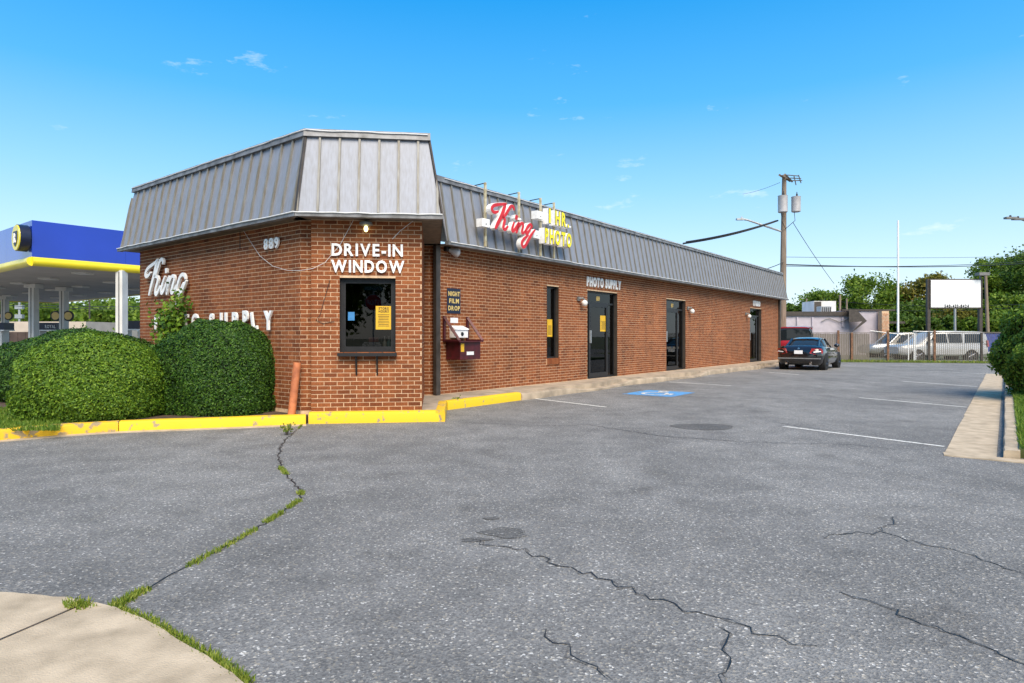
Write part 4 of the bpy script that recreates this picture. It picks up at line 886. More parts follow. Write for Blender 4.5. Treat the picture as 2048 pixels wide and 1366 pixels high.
def crack_grass(n):
    L = [gp(*p)[:2] for p in weedline]; out = []
    spans = [(0,.25,.3),(3.0,3.6,1),(5,5.25,1),(5.9,6.6,1),(6.9,7.5,1),(7.8,9.3,1.2),(10.2,11,1.6)]
    for _ in range(n):
        a, b, k = random.choice(spans); t = random.uniform(a, b); i = min(int(t), len(L)-2); f = t-i; p = (L[i][0]*(1-f)+L[i+1][0]*f, L[i][1]*(1-f)+L[i+1][1]*f); out.append((p[0]+random.gauss(0,.013*k), p[1]+random.gauss(0,.013*k), 0))
    M2 = [gp(x,y)[:2] for x,y in ((215,1216),(300,1251),(400,1311),(490,1372))]
    for _ in range(n//2):
        t = random.uniform(0,2.99); i = int(t); f = t-i; out.append((M2[i][0]*(1-f)+M2[i+1][0]*f+random.gauss(.012,.016), M2[i][1]*(1-f)+M2[i+1][1]*f+random.gauss(.012,.016), 0))
    for _ in range(n//14): p = gp(random.uniform(130,182), 0, 0) if False else gp(155+random.gauss(0,14), 1218+random.gauss(0,5)); out.append((p[0], p[1], .018))
    return np.array(out)
blades('crack_weeds', crack_grass(3000), .024, M['weed'], label='low weeds and grass filling the long asphalt crack', cat='weeds')

# ------------------------------------------------------------ trees
def tree(px, Y, ytop, wpx, m, label, n=7000, leaf=.30, name='tree', group='trees behind the fence', ybot=655, bare=.25, pxo=None):
    bx, by, _ = at(px, 0, Y); zt = CAMZ+(HZ-ytop)/FPX*Y; Rw = wpx/FPX*Y/2; e = thing(name, label, 'tree', (bx, by, 0), group)
    zc0 = max(.9, zt*bare); mb = MB(); C = []; nl = 9
    mb.tube([(bx,by,-.1),(bx+.1,by,zc0),(bx+.05,by,zt*.55)], [.028*zt,.022*zt,.012*zt], 7)
    K = max(14, int(Rw*Rw*5)); K = min(K, 90); cz = (zc0+zt)/2; hz = (zt-zc0)/2
    cl = []
    for k in range(K):
        d = rng.normal(size=3); d /= np.linalg.norm(d); r = rng.uniform(.45,1)**.6; cl.append((bx+d[0]*Rw*r*.86, by+d[1]*Rw*r*.86, cz+d[2]*hz*r*.88, rng.uniform(.16,.30)*Rw))
    for k in range(nl):
        c = cl[k]; mb.tube([(bx+.05,by,zt*rng.uniform(.2,.45)), ((bx+c[0])/2,(by+c[1])/2,c[2]*.62+zt*.1), c[:3]], [.010*zt,.007*zt,.002*zt], 5)
    obj('trunk', mb, M['bark'], e, True)
    per = n//K; P = np.concatenate([np.array(c[:3])+rng.normal(size=(per,3))*np.array([1,1,.75])*c[3]*.50 for c in cl]); P = P[P[:,2] > .3]; k = len(P)
    nn = rng.normal(size=(k,3))+np.array([0,-.25,.6]); nn /= np.linalg.norm(nn,axis=1)[:,None]; quads('crown', rot_quads(P, nn, rng.uniform(.7,1.4,k)*leaf, rng.uniform(.5,.9,k)*leaf), m, e); return e
TR = [(1600,70,592,70,'tree3','small tree just right of the utility pole'),(1655,74,573,120,'tree1','green tree behind the rooftop air unit'),(1735,72,547,150,'tree1','broad green tree left of the flagpole with branches showing'),(1850,70,545,130,'tree2','olive leaved tree right of the flagpole'),(1825,64,600,110,'tree3','low dark tree behind the mauve building end'),
      (1905,72,580,110,'tree3','dark tree directly behind the blank billboard'),(1960,62,545,130,'tree1','bright green tree right of the billboard'),(2015,66,497,150,'tree1','tall tree rising at the right edge'),(2080,60,486,170,'tree3','tall dark tree cut off by the right edge'),(1925,58,618,120,'tree2','low olive tree between the billboard posts'),(1775,60,622,90,'tree3','low dark bush behind the flagpole'),(2010,56,590,130,'tree1','mid height tree above the right shrub'),(1680,82,600,120,'tree3','dark tree far behind the mauve building'),(1870,56,632,90,'tree3','low dark shrub left of the billboard posts'),(1980,54,628,110,'tree1','low green shrub behind the wooden pole')]
for px, Y, yt, wp_, mm, lb in TR: tree(px, Y, yt, wp_, M[mm], lb, 12000, .30 if Y > 60 else .26, bare=.12 if yt > 575 else .22)
# far wooded hill on the left
P = []
for k in range(420):
    px = random.uniform(-140,330); Y = random.uniform(140,210); b0 = 660-(26 if px < 200 else 26*max(0,(330-px)/130)); c = at(px, random.uniform(b0-16,b0+26)-12*math.sin(px*.03), Y); P.append(np.array(c)+rng.normal(size=(150,3))*np.array([2.4,2.4,1.6]))
P = np.concatenate(P); P = P[P[:,2] > -1]; k = len(P); nn = rng.normal(size=(k,3))+np.array([0,-.4,.7]); nn /= np.linalg.norm(nn,axis=1)[:,None]
tag(quads('wooded_hill', rot_quads(P, nn, rng.uniform(.8,1.5,k)*.9, rng.uniform(.6,1,k)*.9), M['tree1'], None, 'stuff'), 'far wooded hill seen under the petrol station canopy', 'woods')

# ------------------------------------------------------------ petrol station canopy
CN = gp(64, 0) if False else None
cz0, cz1, cz2 = 3.86, 4.16, 5.46     # ceiling, top of yellow band, roof edge
cn = ((64-1024)/FPX*22.3, 22.3)
can = thing('station_canopy', 'blue and yellow petrol station canopy on white columns', 'canopy', (*cn, 0))
def cp(s, t): return add2(add2(cn, r_, s), l_, t)
CW, CLn = 9.3, 30.0
for nm, m, z0, z1, o in (('fascia', M['canopyblue'], cz1, cz2, 0.0),):
    for p, q2 in ((cp(0,0),cp(CW,0)),(cp(CW,0),cp(CW,CLn)),(cp(CW,CLn),cp(0,CLn)),(cp(0,CLn),cp(0,0))):
        d = Vector((q2[0]-p[0],q2[1]-p[1])); L = d.length; d.normalize(); n2 = Vector((d.y,-d.x)); k = 0; st = 3.0
        while k < L-.01:
            a = Vector(p)+d*k; b = Vector(p)+d*min(k+st-.006, L); i2 = -n2*.05; mb = MB(); mb.prism([(a.x,a.y,z0),(b.x,b.y,z0),(b.x+i2.x,b.y+i2.y,z0),(a.x+i2.x,a.y+i2.y,z0)], [(a.x,a.y,z1),(b.x,b.y,z1),(b.x+i2.x,b.y+i2.y,z1),(a.x+i2.x,a.y+i2.y,z1)]); fix(obj('fascia_panel', mb, m, can)); k += st
        mb = MB(); mb.tube([(p[0]-d.x*.0,p[1]-d.y*.0,(cz0+cz1)/2), (q2[0],q2[1],(cz0+cz1)/2)], .165, 12); obj('yellow_band', mb, M['canopyyellow'], can, True)
mb = MB(); cc = [cp(.1,.1),cp(CW-.1,.1),cp(CW-.1,CLn-.1),cp(.1,CLn-.1)]; mb.prism([(x,y,cz0+.06) for x,y in cc],[(x,y,cz0+.12) for x,y in cc]); fix(obj('ceiling', mb, M['canopyunder'], can))
mb = MB(); mb.prism([(x,y,cz2-.3) for x,y in cc],[(x,y,cz2-.25) for x,y in cc]); fix(obj('top_deck', mb, M['grey'], can))
for s in (2.2, 4.7, 7.2):
    for t in (2,6,10,14,18,22,26): c = cp(s,t); mb = MB(); mb.box((c[0],c[1],cz0+.02), (.55,.55,.07)); obj('ceiling_light', mb, M['column'], can)
for px, yt in ((243.5,541),(67.5,567),(128,574),(10,592)):
    Y = (cz0+.06-CAMZ)*FPX/(HZ-yt); c = ((px-1024)/FPX*Y, Y); mb = MB(); mb.box((c[0],c[1],(cz0+.05)/2), (.26,.36,cz0+.05)); co = obj('column', mb, M['column'], can)
    mb = MB(); mb.box((c[0]-.0,c[1]-.182,cz0/2), (.05,.01,cz0)); obj('groove', mb, M['grey'], co)
    if yt > 560: mb = MB(); mb.box((c[0],c[1],cz0-.06), (.55,.55,.2)); obj('capital', mb, M['column'], co)
    if px in (128,10):
        for sx in (-.33,.33): mb = MB(); mb.lathe((c[0]+sx,c[1]-.1,CAMZ+(HZ-632)/FPX*Y), (0,-1,0), [(0,.27),(.06,.27)], 18); o = obj('number_disc', mb, M['black'], co); mb = MB(); mb.lathe((c[0]+sx,c[1]-.162,CAMZ+(HZ-632)/FPX*Y), (0,-1,0), [(0,.20),(.01,.20)], 18); obj('disc_face', mb, M['gold'], co)
# round emblem on the left fascia
FC = Frame(cn, l_, neg(r_))
u, z = FC.uz(40,476,.25); e = thing('canopy_emblem', 'round yellow emblem with a letter R shield on the blue canopy', 'sign', FC.P(u, z-.7, 0))
mb = MB(); mb.lathe(FC.P(u,z,.05), (*FC.n,0), [(0,.47),(.30,.47)], 28); obj('drum', mb, M['navy'], e, True); mb = MB(); mb.lathe(FC.P(u,z,.351), (*FC.n,0), [(0,.455),(.03,.44)], 28); obj('disc', mb, M['canopyyellow'], e)
FCr = Frame(FC.P(u,0,0)[:2], neg(l_), FC.n)
mb = MB(); pl = [(-.21,.22),(.21,.22),(.23,-.04),(.13,-.23),(0,-.32),(-.13,-.23),(-.23,-.04)]; mb.prism([FCr.P(a,z+b,.385) for a,b in pl],[FCr.P(a,z+b,.40) for a,b in pl]); sh = fix(obj('shield', mb, M['navy'], e)); letter('letter', 'R', FCr, -.12, z-.17, .40, .32, .9, .02, M['white'], e, .02)
def pump(px, Y, label, txt=None):
    x, _, z = at(px, 655, Y); e = thing('fuel_pump', label, 'fuel pump', (x, Y, 0), 'fuel pumps under the canopy'); mb = MB(); mb.box((x-.36,Y,.85),(.12,.5,1.7)); mb.box((x+.36,Y,.85),(.12,.5,1.7)); obj('post', mb, M['column'], e); mb = MB(); mb.box((x,Y,.6),(.6,.45,1.2)); obj('cabinet', mb, M['galv'], e); mb = MB(); mb.box((x,Y,1.9),(1.25,.7,.38)); obj('topper', mb, M['navy'], e); mb = MB(); mb.box((x,Y,1.68),(1.28,.74,.06)); obj('ledge', mb, M['white'], e); mb = MB(); mb.box((x+.0,Y-.235,.85),(.42,.02,.5)); obj('panel', mb, M['grey'], e)
    if txt: FP = Frame((x,Y-.35),(1,0),(0,-1)); text(txt, FP, .05, .6, 1.8, .17, .002, .005, M['plate'], e, .01)
pump(98, 34, 'fuel pump with a dark ROYAL topper between two canopy columns', 'ROYAL'); pump(270, 30, 'fuel pump with a dark topper beside the left corner of the brick shop'); pump(-5, 34, 'fuel pump cut off by the left edge of the picture')
# store behind the canopy and far things
s0 = at(-40,646,58); s1 = at(150,646,58); e = thing('station_store', 'low beige building with brown panels beyond the canopy columns', 'building', (s0[0], 58, 0))
mb = MB(); mb.box(((s0[0]+s1[0])/2-6,62,1.35),(s1[0]-s0[0]+14,8,2.7)); obj('wall', mb, M['beige'], e)
for k in range(7): x = at(12+k*16,660,57.9)[0]; mb = MB(); mb.box((x,57.95,.9),(.70,.14,1.7)); obj('brown_panel', mb, M['tanpanel'], e)
a = at(183,652,72); e = thing('pale_roof_shed', 'shed with pale blue metal roof beyond the canopy', 'building', (a[0]+2,75,0)); mb = MB(); mb.add([(a[0],72,1.9),(a[0]+5,72,1.9),(a[0]+5,76,2.7),(a[0],76,2.7),(a[0],76,1.8),(a[0]+5,76,1.8)],[(0,1,2,3),(0,3,4),(1,5,2)]); obj('roof', mb, M['lightblue'], e); mb = MB(); mb.box((a[0]+2.5,74.5,.9),(4.6,3.2,1.8)); obj('wall', mb, M['beige'], e)
h0 = at(142,617,215); e = thing('hilltop_building', 'pale flat roofed building on the far hill', 'building', (h0[0]+5,220,0)); mb = MB(); mb.box((h0[0]+5.8,220,h0[2]/2),(11.6,9,h0[2])); obj('wall', mb, M['beige'], e)
for k in range(4): mb = MB(); mb.box((h0[0]+2.2+k*2.3,215.4,h0[2]-1.1),(1.4,.1,.7)); obj('window', mb, M['carglass'], e)
def pole(name, px, Y, yt, r0, m, label, cat='pole', lean=0): x, _, z = at(px, yt, Y); mb = MB(); mb.tube([(x+lean,Y,-.1),(x,Y,z)], [r0,r0*.75], 10); return tag(obj(name, mb, m, None, True), label, cat)
e = thing('area_light_pole', 'tall dark area light pole seen through the canopy', 'lamp post', (*at(179,700,80)[:2],0)); x = at(179,600,80)[0]; mb = MB(); mb.tube([(x,80,0),(x,80,6.0)],.09,8); obj('pole', mb, M['brown'], e); mb = MB(); mb.box((x,80,6.1),(1.6,.5,.25)); obj('head', mb, M['brown'], e)
e = thing('phone_mast', 'grey antenna mast on the far left hill', 'mast', (*at(39,700,130)[:2],0)); x = at(39,600,130)[0]; mb = MB(); mb.tube([(x,130,0),(x,130,CAMZ+(HZ-603)/FPX*130)],.22,8); obj('pole', mb, M['galv'], e)
for zz in (5.4,7.3): mb = MB(); mb.box((x,130,zz),(1.5,.7,.8)); obj('antenna', mb, M['galv'], e)

# ------------------------------------------------------------ right background
mz = 46.0
x0 = at(1560,0,mz)[0]; x1 = at(1699,0,mz)[0]; x2 = at(1763,0,mz)[0]; x3 = at(1777,0,mz)[0]
mv = thing('mauve_building', 'low mauve block building with dark roof edge behind the fence', 'building', (x0, mz, 0)); zt = CAMZ+(HZ-629)/FPX*mz
mb = MB(); mb.box(((x0+x1)/2-2,mz+4,zt/2),(x1-x0+4,8,zt)); obj('wall', mb, M['mauve'], mv); mb = MB(); mb.box(((x0+x1)/2-2,mz-.0,zt+.06),(x1-x0+4.1,.3,.30)); obj('roof_edge', mb, M['brown'], mv)
mb = MB(); mb.box(((x1+x2)/2+.3,mz+4.6,(zt+.3)/2),(x2-x1+1.2,8,zt+.3)); obj('wall', mb, M['mauve'], mv); mb = MB(); mb.box(((x1+x2)/2+.5,mz+.58,zt+.34),(x2-x1+1.6,.2,.12)); obj('roof_edge', mb, M['brown'], mv)
mb = MB(); mb.box(((x2+x3)/2,mz+.2,(zt+.25)/2),(x3-x2,.5,zt+.25)); pr = obj('brick_pier', mb, M['mortar'], mv)
for i in range(26):
    for j in range(2): mb = MB(); wj = (x3-x2)/2; mb.box((x2+wj*(j+.5)+(.05 if i%2 else -.05)*.5,mz-.06,.1+i*.115),(wj-.03,.03,.095)); obj('stone', mb, M['stone'], pr)
for px in (1594,1624.5,1684.5): x = at(px,0,mz)[0]; mb = MB(); mb.box((x,mz-.05,CAMZ+(HZ-644)/FPX*mz),(.12,.1,.68)); obj('scupper', mb, M['mauve'], mv)
mb = MB(); mb.tube([at(1643,643,mz-.1),at(1650,639,mz-.1),at(1658,636.5,mz-.1),at(1668,640,mz-.1),at(1678,644,mz-.1),at(1690,641,mz-.1),at(1698,637,mz-.1)],.03,6); obj('cable', mb, M['grey'], mv)
aw = [(1698,619),(1713,619),(1734,642),(1704,665),(1702,665),(1724,643),(1698,645)]
mb = MB(); mb.prism([at(px,py,mz-.9) for px,py in aw],[at(px,py,mz+.1) for px,py in aw]); e = thing('brown_awning', 'brown pointed awning on the corner of the mauve building', 'awning', (*at(1715,0,mz)[:2],1.6)); fix(obj('awning', mb, M['brown'], e))
def acunit(px0, px1, py0, py1, Y, d, label, m, slats): 
    a = at(px0,py1,Y); b = at(px1,py0,Y); e = thing('rooftop_air_unit', label, 'air conditioner', (a[0],Y,a[2])); mb = MB(); mb.box(((a[0]+b[0])/2,Y+d/2,(a[2]+b[2])/2-.1),(b[0]-a[0],d,b[2]-a[2]+.2)); obj('casing', mb, m, e)
    for k in range(slats): x = a[0]+(b[0]-a[0])*(k+.6)/slats*.95; mb = MB(); mb.box((x,Y-.02,(a[2]+b[2])/2),(.05,.04,(b[2]-a[2])*.75)); obj('louvre', mb, M['black'], e)
    return e, a, b
e, a, b = acunit(1628,1672,602,626,mz+2.5,2,'large cream rooftop air unit with brown end panel', M['column'], 0); mb = MB(); mb.box((a[0]+.28,mz+2.48,(a[2]+b[2])/2),(.52,.04,(b[2]-a[2])*.9)); obj('end_panel', mb, M['brown'], e)
acunit(1642,1663,612.5,628,mz+1.0,.7,'small grey rooftop air unit with dark louvres', M['galv'], 5)
# fence
FA = Vector((fz0[0]-.5, fz0[1]+.35)); FBp = Vector((fz1[0]+3, fz1[1]+.3)); fd = (FBp-FA).normalized(); FN = Frame((FA.x,FA.y),(fd.x,fd.y),(fd.y,-fd.x)); FLn = (FBp-FA).length; fh = 1.56
fe = thing('slatted_fence', 'chain link fence with privacy slats across the back of the lot', 'fence', (FA.x, FA.y, 0))
uS = FN.uz(1737,690)[0]; mb = MB(); mb.fbox(FN, 0, .06, 0, fh, -.005, .0); sm = None; k = 0.0
while k < FLn:
    dense = k < uS
    if True:
        mb = MB(); mb.fbox(FN, k, k+(.072 if dense else .022), .04, fh-.03-random.random()*.03, -.012, .0); obj('slat', mb, M['slat'], fe)
    k += .088
mw = MB(); k = -fh
while k < FLn:
    for sg in (1,-1):
        a, b = (k, .03), (k+fh-.06, fh-.03)
        if sg < 0: a, b = (k, fh-.03), (k+fh-.06, .03)
        if a[0] >= 0 and b[0] <= FLn: p, q2 = FN.P(a[0],a[1],.006*sg), FN.P(b[0],b[1],.006*sg); mw.tube([p,q2], .0035, 3, False)
    k += .11
obj('chain_link', mw, M['slat'], fe, kind='stuff')
mb = MB(); mb.tube([FN.P(0,fh,0),FN.P(FLn,fh,0)],.018,6); obj('top_rail', mb, M['slat'], fe)
for px, m, hh in ((1676,'rust',.13),(1703,'rust',.0),(1775,'rust',.12),(1856.5,'brown',.06),(1868,'rust',.14),(1962,'brown',0)):
    u = FN.uz(px,700)[0]; mb = MB(); mb.fbox(FN, u-.05, u+.05, 0, fh+hh, .012, .10); obj('post', mb, M[m], fe)
for x in (1817,1828.5,1831.5): u = FN.uz(x,700)[0]; mb = MB(); mb.fbox(FN, u-.02, u+.02, .03, fh-.06, -.02, .0); obj('slat', mb, M['plate'], fe)
for (a, b) in (((1740,661.5),(1810,670)),((1826,662.5),(1880,664))): p, q2 = at(*a,FN.P(FN.uz(a[0],700)[0],0)[1]-.05), at(*b,FN.P(FN.uz(b[0],700)[0],0)[1]-.05); mb = MB(); mb.tube([p,q2],.025,6); obj('loose_rail', mb, M['galv'], fe)
# billboard, poles
bY = 47.0
bb = thing('blank_billboard', 'white blank billboard with a phone number on brown posts', 'billboard', (*at(1910,0,bY)[:2],0)); a = at(1858,617,bY); b = at(1962,558,bY)
mb = MB(); mb.box(((a[0]+b[0])/2,bY,(a[2]+b[2])/2),(b[0]-a[0],.16,b[2]-a[2])); obj('frame', mb, M['brown'], bb); mb = MB(); mb.box(((a[0]+b[0])/2,bY-.085,(a[2]+b[2])/2),(b[0]-a[0]-.18,.02,b[2]-a[2]-.16)); obj('panel', mb, M['plate'], bb)
FBB = Frame((0,bY-.096),(1,0),(0,-1)); text('540-433-8424', FBB, at(1887,0,bY)[0], at(1936,0,bY)[0], CAMZ+(HZ-615.3)/FPX*bY, .22, 0, .01, M['black'], bb, .05)
for px in (1858,1962): x = at(px,0,bY)[0]; mb = MB(); mb.box((x,bY+.1,b[2]/2),(.22,.22,b[2])); obj('post', mb, M['brown'], bb)
x = at(1961,0,bY)[0]; mb = MB(); mb.box((x-.1,bY-.3,CAMZ+(HZ-549)/FPX*bY),(.75,.5,.22)); mb.box((x,bY,CAMZ+(HZ-553)/FPX*bY),(.1,.1,.35)); obj('lamp', mb, M['grey'], bb)
pole('flagpole', 1796, 44, 441, .075, M['white'], 'tall thin white flagpole behind the fence', 'flagpole'); pole('steel_post', 1910, 50, 605, .10, M['galv'], 'grey steel post below the billboard'); pole('wooden_pole', 1971, 49, 545, .14, M['wood'], 'short wooden utility pole right of the billboard', lean=.25)
pole('wooden_pole', 1680, 52, 590, .10, M['wood'], 'thin wooden pole behind the mauve building roof'); pole('wooden_pole', 1693.5, 53, 597, .08, M['wood'], 'thinner wooden pole next to the brown awning'); pole('vent_pipe', 1613, 50, 597, .06, M['wood'], 'thin rusty pipe on the mauve building roof')
mb = MB(); x = at(1800,0,48)[0]; mb.box((x-.6,48,CAMZ+(HZ-645)/FPX*48),(1.6,.6,.16)); tag(obj('flat_canopy', mb, M['brown']), 'thin brown flat canopy beside the brick pier', 'canopy')
a = at(1972,690,40); mb = MB(); mb.prism([(a[0]-.5,40,.25),(a[0]+1.2,40,.25),(a[0]+1.3,40,1.55),(a[0]-.6,40,1.55)],[(a[0]-.5,41.2,.25),(a[0]+1.2,41.2,.25),(a[0]+1.3,41.2,1.55),(a[0]-.6,41.2,1.55)]); e = thing('blue_dumpster','blue metal dumpster behind the fence at right','dumpster',(a[0],40,0)); fix(obj('bin', mb, mat('dumpster_blue',(.015,.05,.28),.5), e)); mb = MB(); mb.box((a[0]+.35,40.6,1.6),(2.0,1.3,.08)); obj('lid', mb, M['black'], e)
# utility pole
uY = 36.5; ux, _, ut = at(1568.5, 350, uY); up = thing('utility_pole', 'tall wooden utility pole with two transformers beyond the shop', 'utility pole', (ux-.1, uY, 0))
mb = MB(); mb.tube([(ux-.12,uY,-.1),(ux-.06,uY,5),(ux,uY,ut)],[.21,.17,.12],12); obj('pole', mb, M['wood'], up, True)
def U(px, py, dy=0.0): return at(px, py, uY+dy)
for a, b in (((1559,350),(1580,362)),((1570,349),(1584,363))): p, q2 = Vector(U(*a,-.9)), Vector(U(*b,.9)); mb = MB(); mb.tube([p,q2],.07,4); obj('crossarm', mb, M['wood'], up)
for px, yt, yb, r in ((1565.5,391,425,.26),(1592,393,424,.25)):
    p = U(px,yb,-.45); q2 = U(px,yt,-.45); e = obj('transformer', MB().lathe(p,(0,0,1),[(0,r*.9),(.03,r),(q2[2]-p[2]-.05,r),(q2[2]-p[2]-.02,r*1.06),(q2[2]-p[2],r*.8)],16), M['transformer'], up, True); mb = MB(); mb.lathe((q2[0]+.05,q2[1],q2[2]),(0,0,1),[(0,.04),(.1,.06),(.16,.03),(.26,.02)],8); obj('bushing', mb, M['wire'], e)
    mb = MB(); mb.tube([(p[0]-.1,p[1],p[2]),(p[0]-.1,p[1]-.1,p[2]-.5),(ux,uY-.2,p[2]-.9)],.018,5); obj('lead', mb, M['wire'], e)
for a, b in (((1575,350),(1598,352)),((1581,356),(1602,357)),((1583,361),(1604,361)),((1588,352),(1592,370)),((1597,350),(1602,366))): mb = MB(); mb.tube([U(*a,-.2),U(*b,.1)],.03,4); obj('bracket', mb, M['grey'], up)
mb = MB(); mb.tube([U(1563,463),U(1530,452),U(1495,440),U(1486,438.5)],.055,6); o = obj('lamp_arm', mb, M['galv'], up); mb = MB(); p = U(1480,438.5); mb.box((p[0],p[1],p[2]),(.42,.22,.10)); mb.box((p[0]+.1,p[1],p[2]+.1),(.07,.07,.1)); obj('lamp_head', mb, M['galv'], o)
def wire(a, b, sag, label, r=.016, n=14): 
    a, b = Vector(a), Vector(b); mb = MB(); mb.tube([a.lerp(b,k/n)-Vector((0,0,sag*4*(k/n)*(1-k/n))) for k in range(n+1)], r, 4); tag(obj('power_line', mb, M['wire']), label, 'power line', 'overhead wires')
wire(U(1556,441), at(1366,487,33), .15, 'thick cable bundle sloping from the utility pole behind the shop roof', .045)
wire(U(1553,441), at(1372,483.5,33), .12, 'second cable of the bundle sloping behind the shop roof', .03)
wire(U(1586,445), at(1668,567,44), .1, 'guy wire slanting down right from the utility pole', .018)
wire(U(1570,532), at(2100,519,60), .25, 'upper overhead line running right from the utility pole', .02); wire(U(1570,529), at(2100,523,62), .3, 'lower overhead line running right from the utility pole', .03); wire(U(1570,514), at(2060,512,60), .1, 'faint overhead line above the others at right', .012); wire(U(1568,524), at(1535,537,34), .02, 'short wire from the pole to the shop roof end', .02)
wire(U(1560,365), at(1485,388,60), .1, 'thin wire leaving the pole top to the left', .012); wire(at(1640,600,66), at(2100,606,52), .4, 'low wire crossing in front of the trees', .02); wire(at(1640,612,66), at(2100,610,52), .5, 'second low wire crossing in front of the trees', .02)
wire(at(-40,603,70), at(300,613,60), .2, 'overhead line seen under the canopy', .03); wire(at(-40,607,70), at(300,618,60), .2, 'second overhead line seen under the canopy', .03)
sx, _, sz = at(2036,438,30); e = thing('street_lamp', 'twin street lamp heads at the upper right edge', 'street lamp', (sx+2.2,30,0)); mb = MB(); mb.tube([(sx+2.2,30,0),(sx+2.2,30,sz-1.1),(sx+1.2,30,sz-.4),(sx+.15,30,sz)],.06,8); obj('pole', mb, M['galv'], e)
for d in (0,-.62): mb = MB(); mb.box((sx+d*.9,30-abs(d)*.4,sz+.0),(.5,.2,.09)); obj('head', mb, M['grey'], e); mb = MB(); mb.ball((sx+d*.9,30-abs(d)*.4,sz+.09),.05); obj('sensor', mb, M['wire'], e)

# ------------------------------------------------------------ vehicles
def wheel(e, c, ax, r, w, rimm):
    mb = MB(); mb.lathe(c, ax, [(-w/2,r*.62),(-w/2,r*.93),(-w/2+.03,r),(w/2-.03,r),(w/2,r*.93),(w/2,r*.62)], 24); t = obj('wheel', mb, M['tyre'], e, True)
    a = Vector(ax).normalized()
    mb = MB(); mb.lathe(Vector(c)+a*(w/2-.03), ax, [(0,r*.66),(.02,r*.66),(.022,r*.58)], 24); obj('rim', mb, rimm, t, True)
    up_ = Vector((0,0,1)); sd_ = a.cross(up_); mb = MB()
    for k in range(6): an = k*math.pi/3; d = up_*math.cos(an)+sd_*math.sin(an); o2 = Vector(c)+a*(w/2+.0); mb.tube([o2+d*.03, o2+d*r*.6],[.045,.03],4)
    obj('spokes', mb, rimm, t)
def car(name, label, pos, heading, spec, paint, rimm, sc=1.0, z0=0.0):
    hx, hy = heading; sx_, sy_ = hy, -hx      # forward, right
    def W(x, y, z): return (pos[0]+(hx*x+sx_*y)*sc, pos[1]+(hy*x+sy_*y)*sc, z0+z*sc)
    e = thing(name, label, 'car', (pos[0], pos[1], 0)); S = []
    for x, hw_, zb, zt_ in spec['body']:
        half = [(0,zb),(hw_*.86,zb),(hw_*.97,zb+.10),(hw_,zb+(zt_-zb)*.45),(hw_*.975,zt_-.12),(hw_*.90,zt_-.025),(hw_*.6,zt_+.012),(0,zt_+.02)]
        S.append([W(x,y,z) for y,z in half]+[W(x,-y,z) for y,z in half[-2:0:-1]])
    mb = MB(); mb.loft(S); bo = fix(obj('body', mb, paint, e, True)); S = []
    for x, hb_, ht_, zb, zt_ in spec['cabin']:
        half = [(0,zb),(hb_,zb),(ht_+(hb_-ht_)*.25,zb+(zt_-zb)*.72),(ht_*.93,zt_-.02),(ht_*.6,zt_+.012),(0,zt_+.02)]; S.append([W(x,y,z) for y,z in half]+[W(x,-y,z) for y,z in half[-2:0:-1]])
    mb = MB(); mb.loft(S); fix(obj('cabin', mb, spec.get('cabmat', M['carglass']), e, True))
    if 'roof' in spec:
        S = []
        for x, ht_, z in spec['roof']: half = [(0,z-.03),(ht_,z-.05),(ht_*.97,z-.005),(ht_*.6,z+.026),(0,z+.034)]; S.append([W(x,y,zz) for y,zz in half]+[W(x,-y,zz) for y,zz in half[-2:0:-1]])
        mb = MB(); mb.loft(S); fix(obj('roof', mb, paint, e, True))
    for (p0, p1, wd) in spec.get('pillars', []):
        for sg in (1,-1): mb = MB(); mb.tube([W(p0[0],p0[1]*sg,p0[2]),W(p1[0],p1[1]*sg,p1[2])], wd, 6); obj('pillar', mb, paint, e, True)
    for poly in spec.get('windows', []):
        for sg in (1,-1): mb = MB(); mb.prism([W(x,(y+.012)*sg,z) for x,y,z in poly],[W(x,(y-.02)*sg,z) for x,y,z in poly]); fix(obj('side_window', mb, M['carglass'], e))
    rr, ww, tr = spec['wheel']; ww *= sc
    for x in spec['axles']:
        for sg in (1,-1):
            mb = MB(); mb.lathe(W(x,sg*(tr-.13),rr*1.02), (sx_*sg,sy_*sg,0), [(0,rr*1.16*sc),(.235*sc,rr*1.16*sc),(.24*sc,rr*1.08*sc)], 24); obj('wheel_arch', mb, M['tyre'], e); wheel(e, W(x,sg*(tr+.005),rr), (sx_*sg,sy_*sg,0), rr*sc, ww, rimm)
    return e, W
roadster = dict(body=[(0,.60,.36,.74),(.05,.74,.30,.86),(.18,.82,.22,.965),(.5,.87,.19,.985),(.95,.885,.18,.96),(1.6,.885,.18,.93),(2.3,.88,.18,.91),(2.9,.88,.18,.87),(3.5,.86,.20,.78),(3.9,.76,.22,.66),(4.06,.55,.32,.56)],
    cabin=[(.62,.60,.50,.93,.965),(.90,.68,.54,.93,1.12),(1.32,.71,.54,.92,1.27),(1.75,.71,.55,.90,1.285),(2.15,.71,.55,.88,1.24),(2.75,.66,.5,.85,.90)], roof=[(1.12,.50,1.235),(1.35,.54,1.285),(1.75,.555,1.30),(2.08,.54,1.265)],
    pillars=[((.60,.60,.96),(1.18,.53,1.25),.045),((2.72,.66,.88),(2.08,.54,1.25),.03),((1.30,.70,.93),(1.28,.54,1.26),.03)], wheel=(.315,.23,.775), axles=(.80,3.23))
ce, W = car('black_coupe', 'black two door sports car parked at the far end of the walk', (11.55,25.55), r_, roadster, M['carblack'], M['darkrim'])
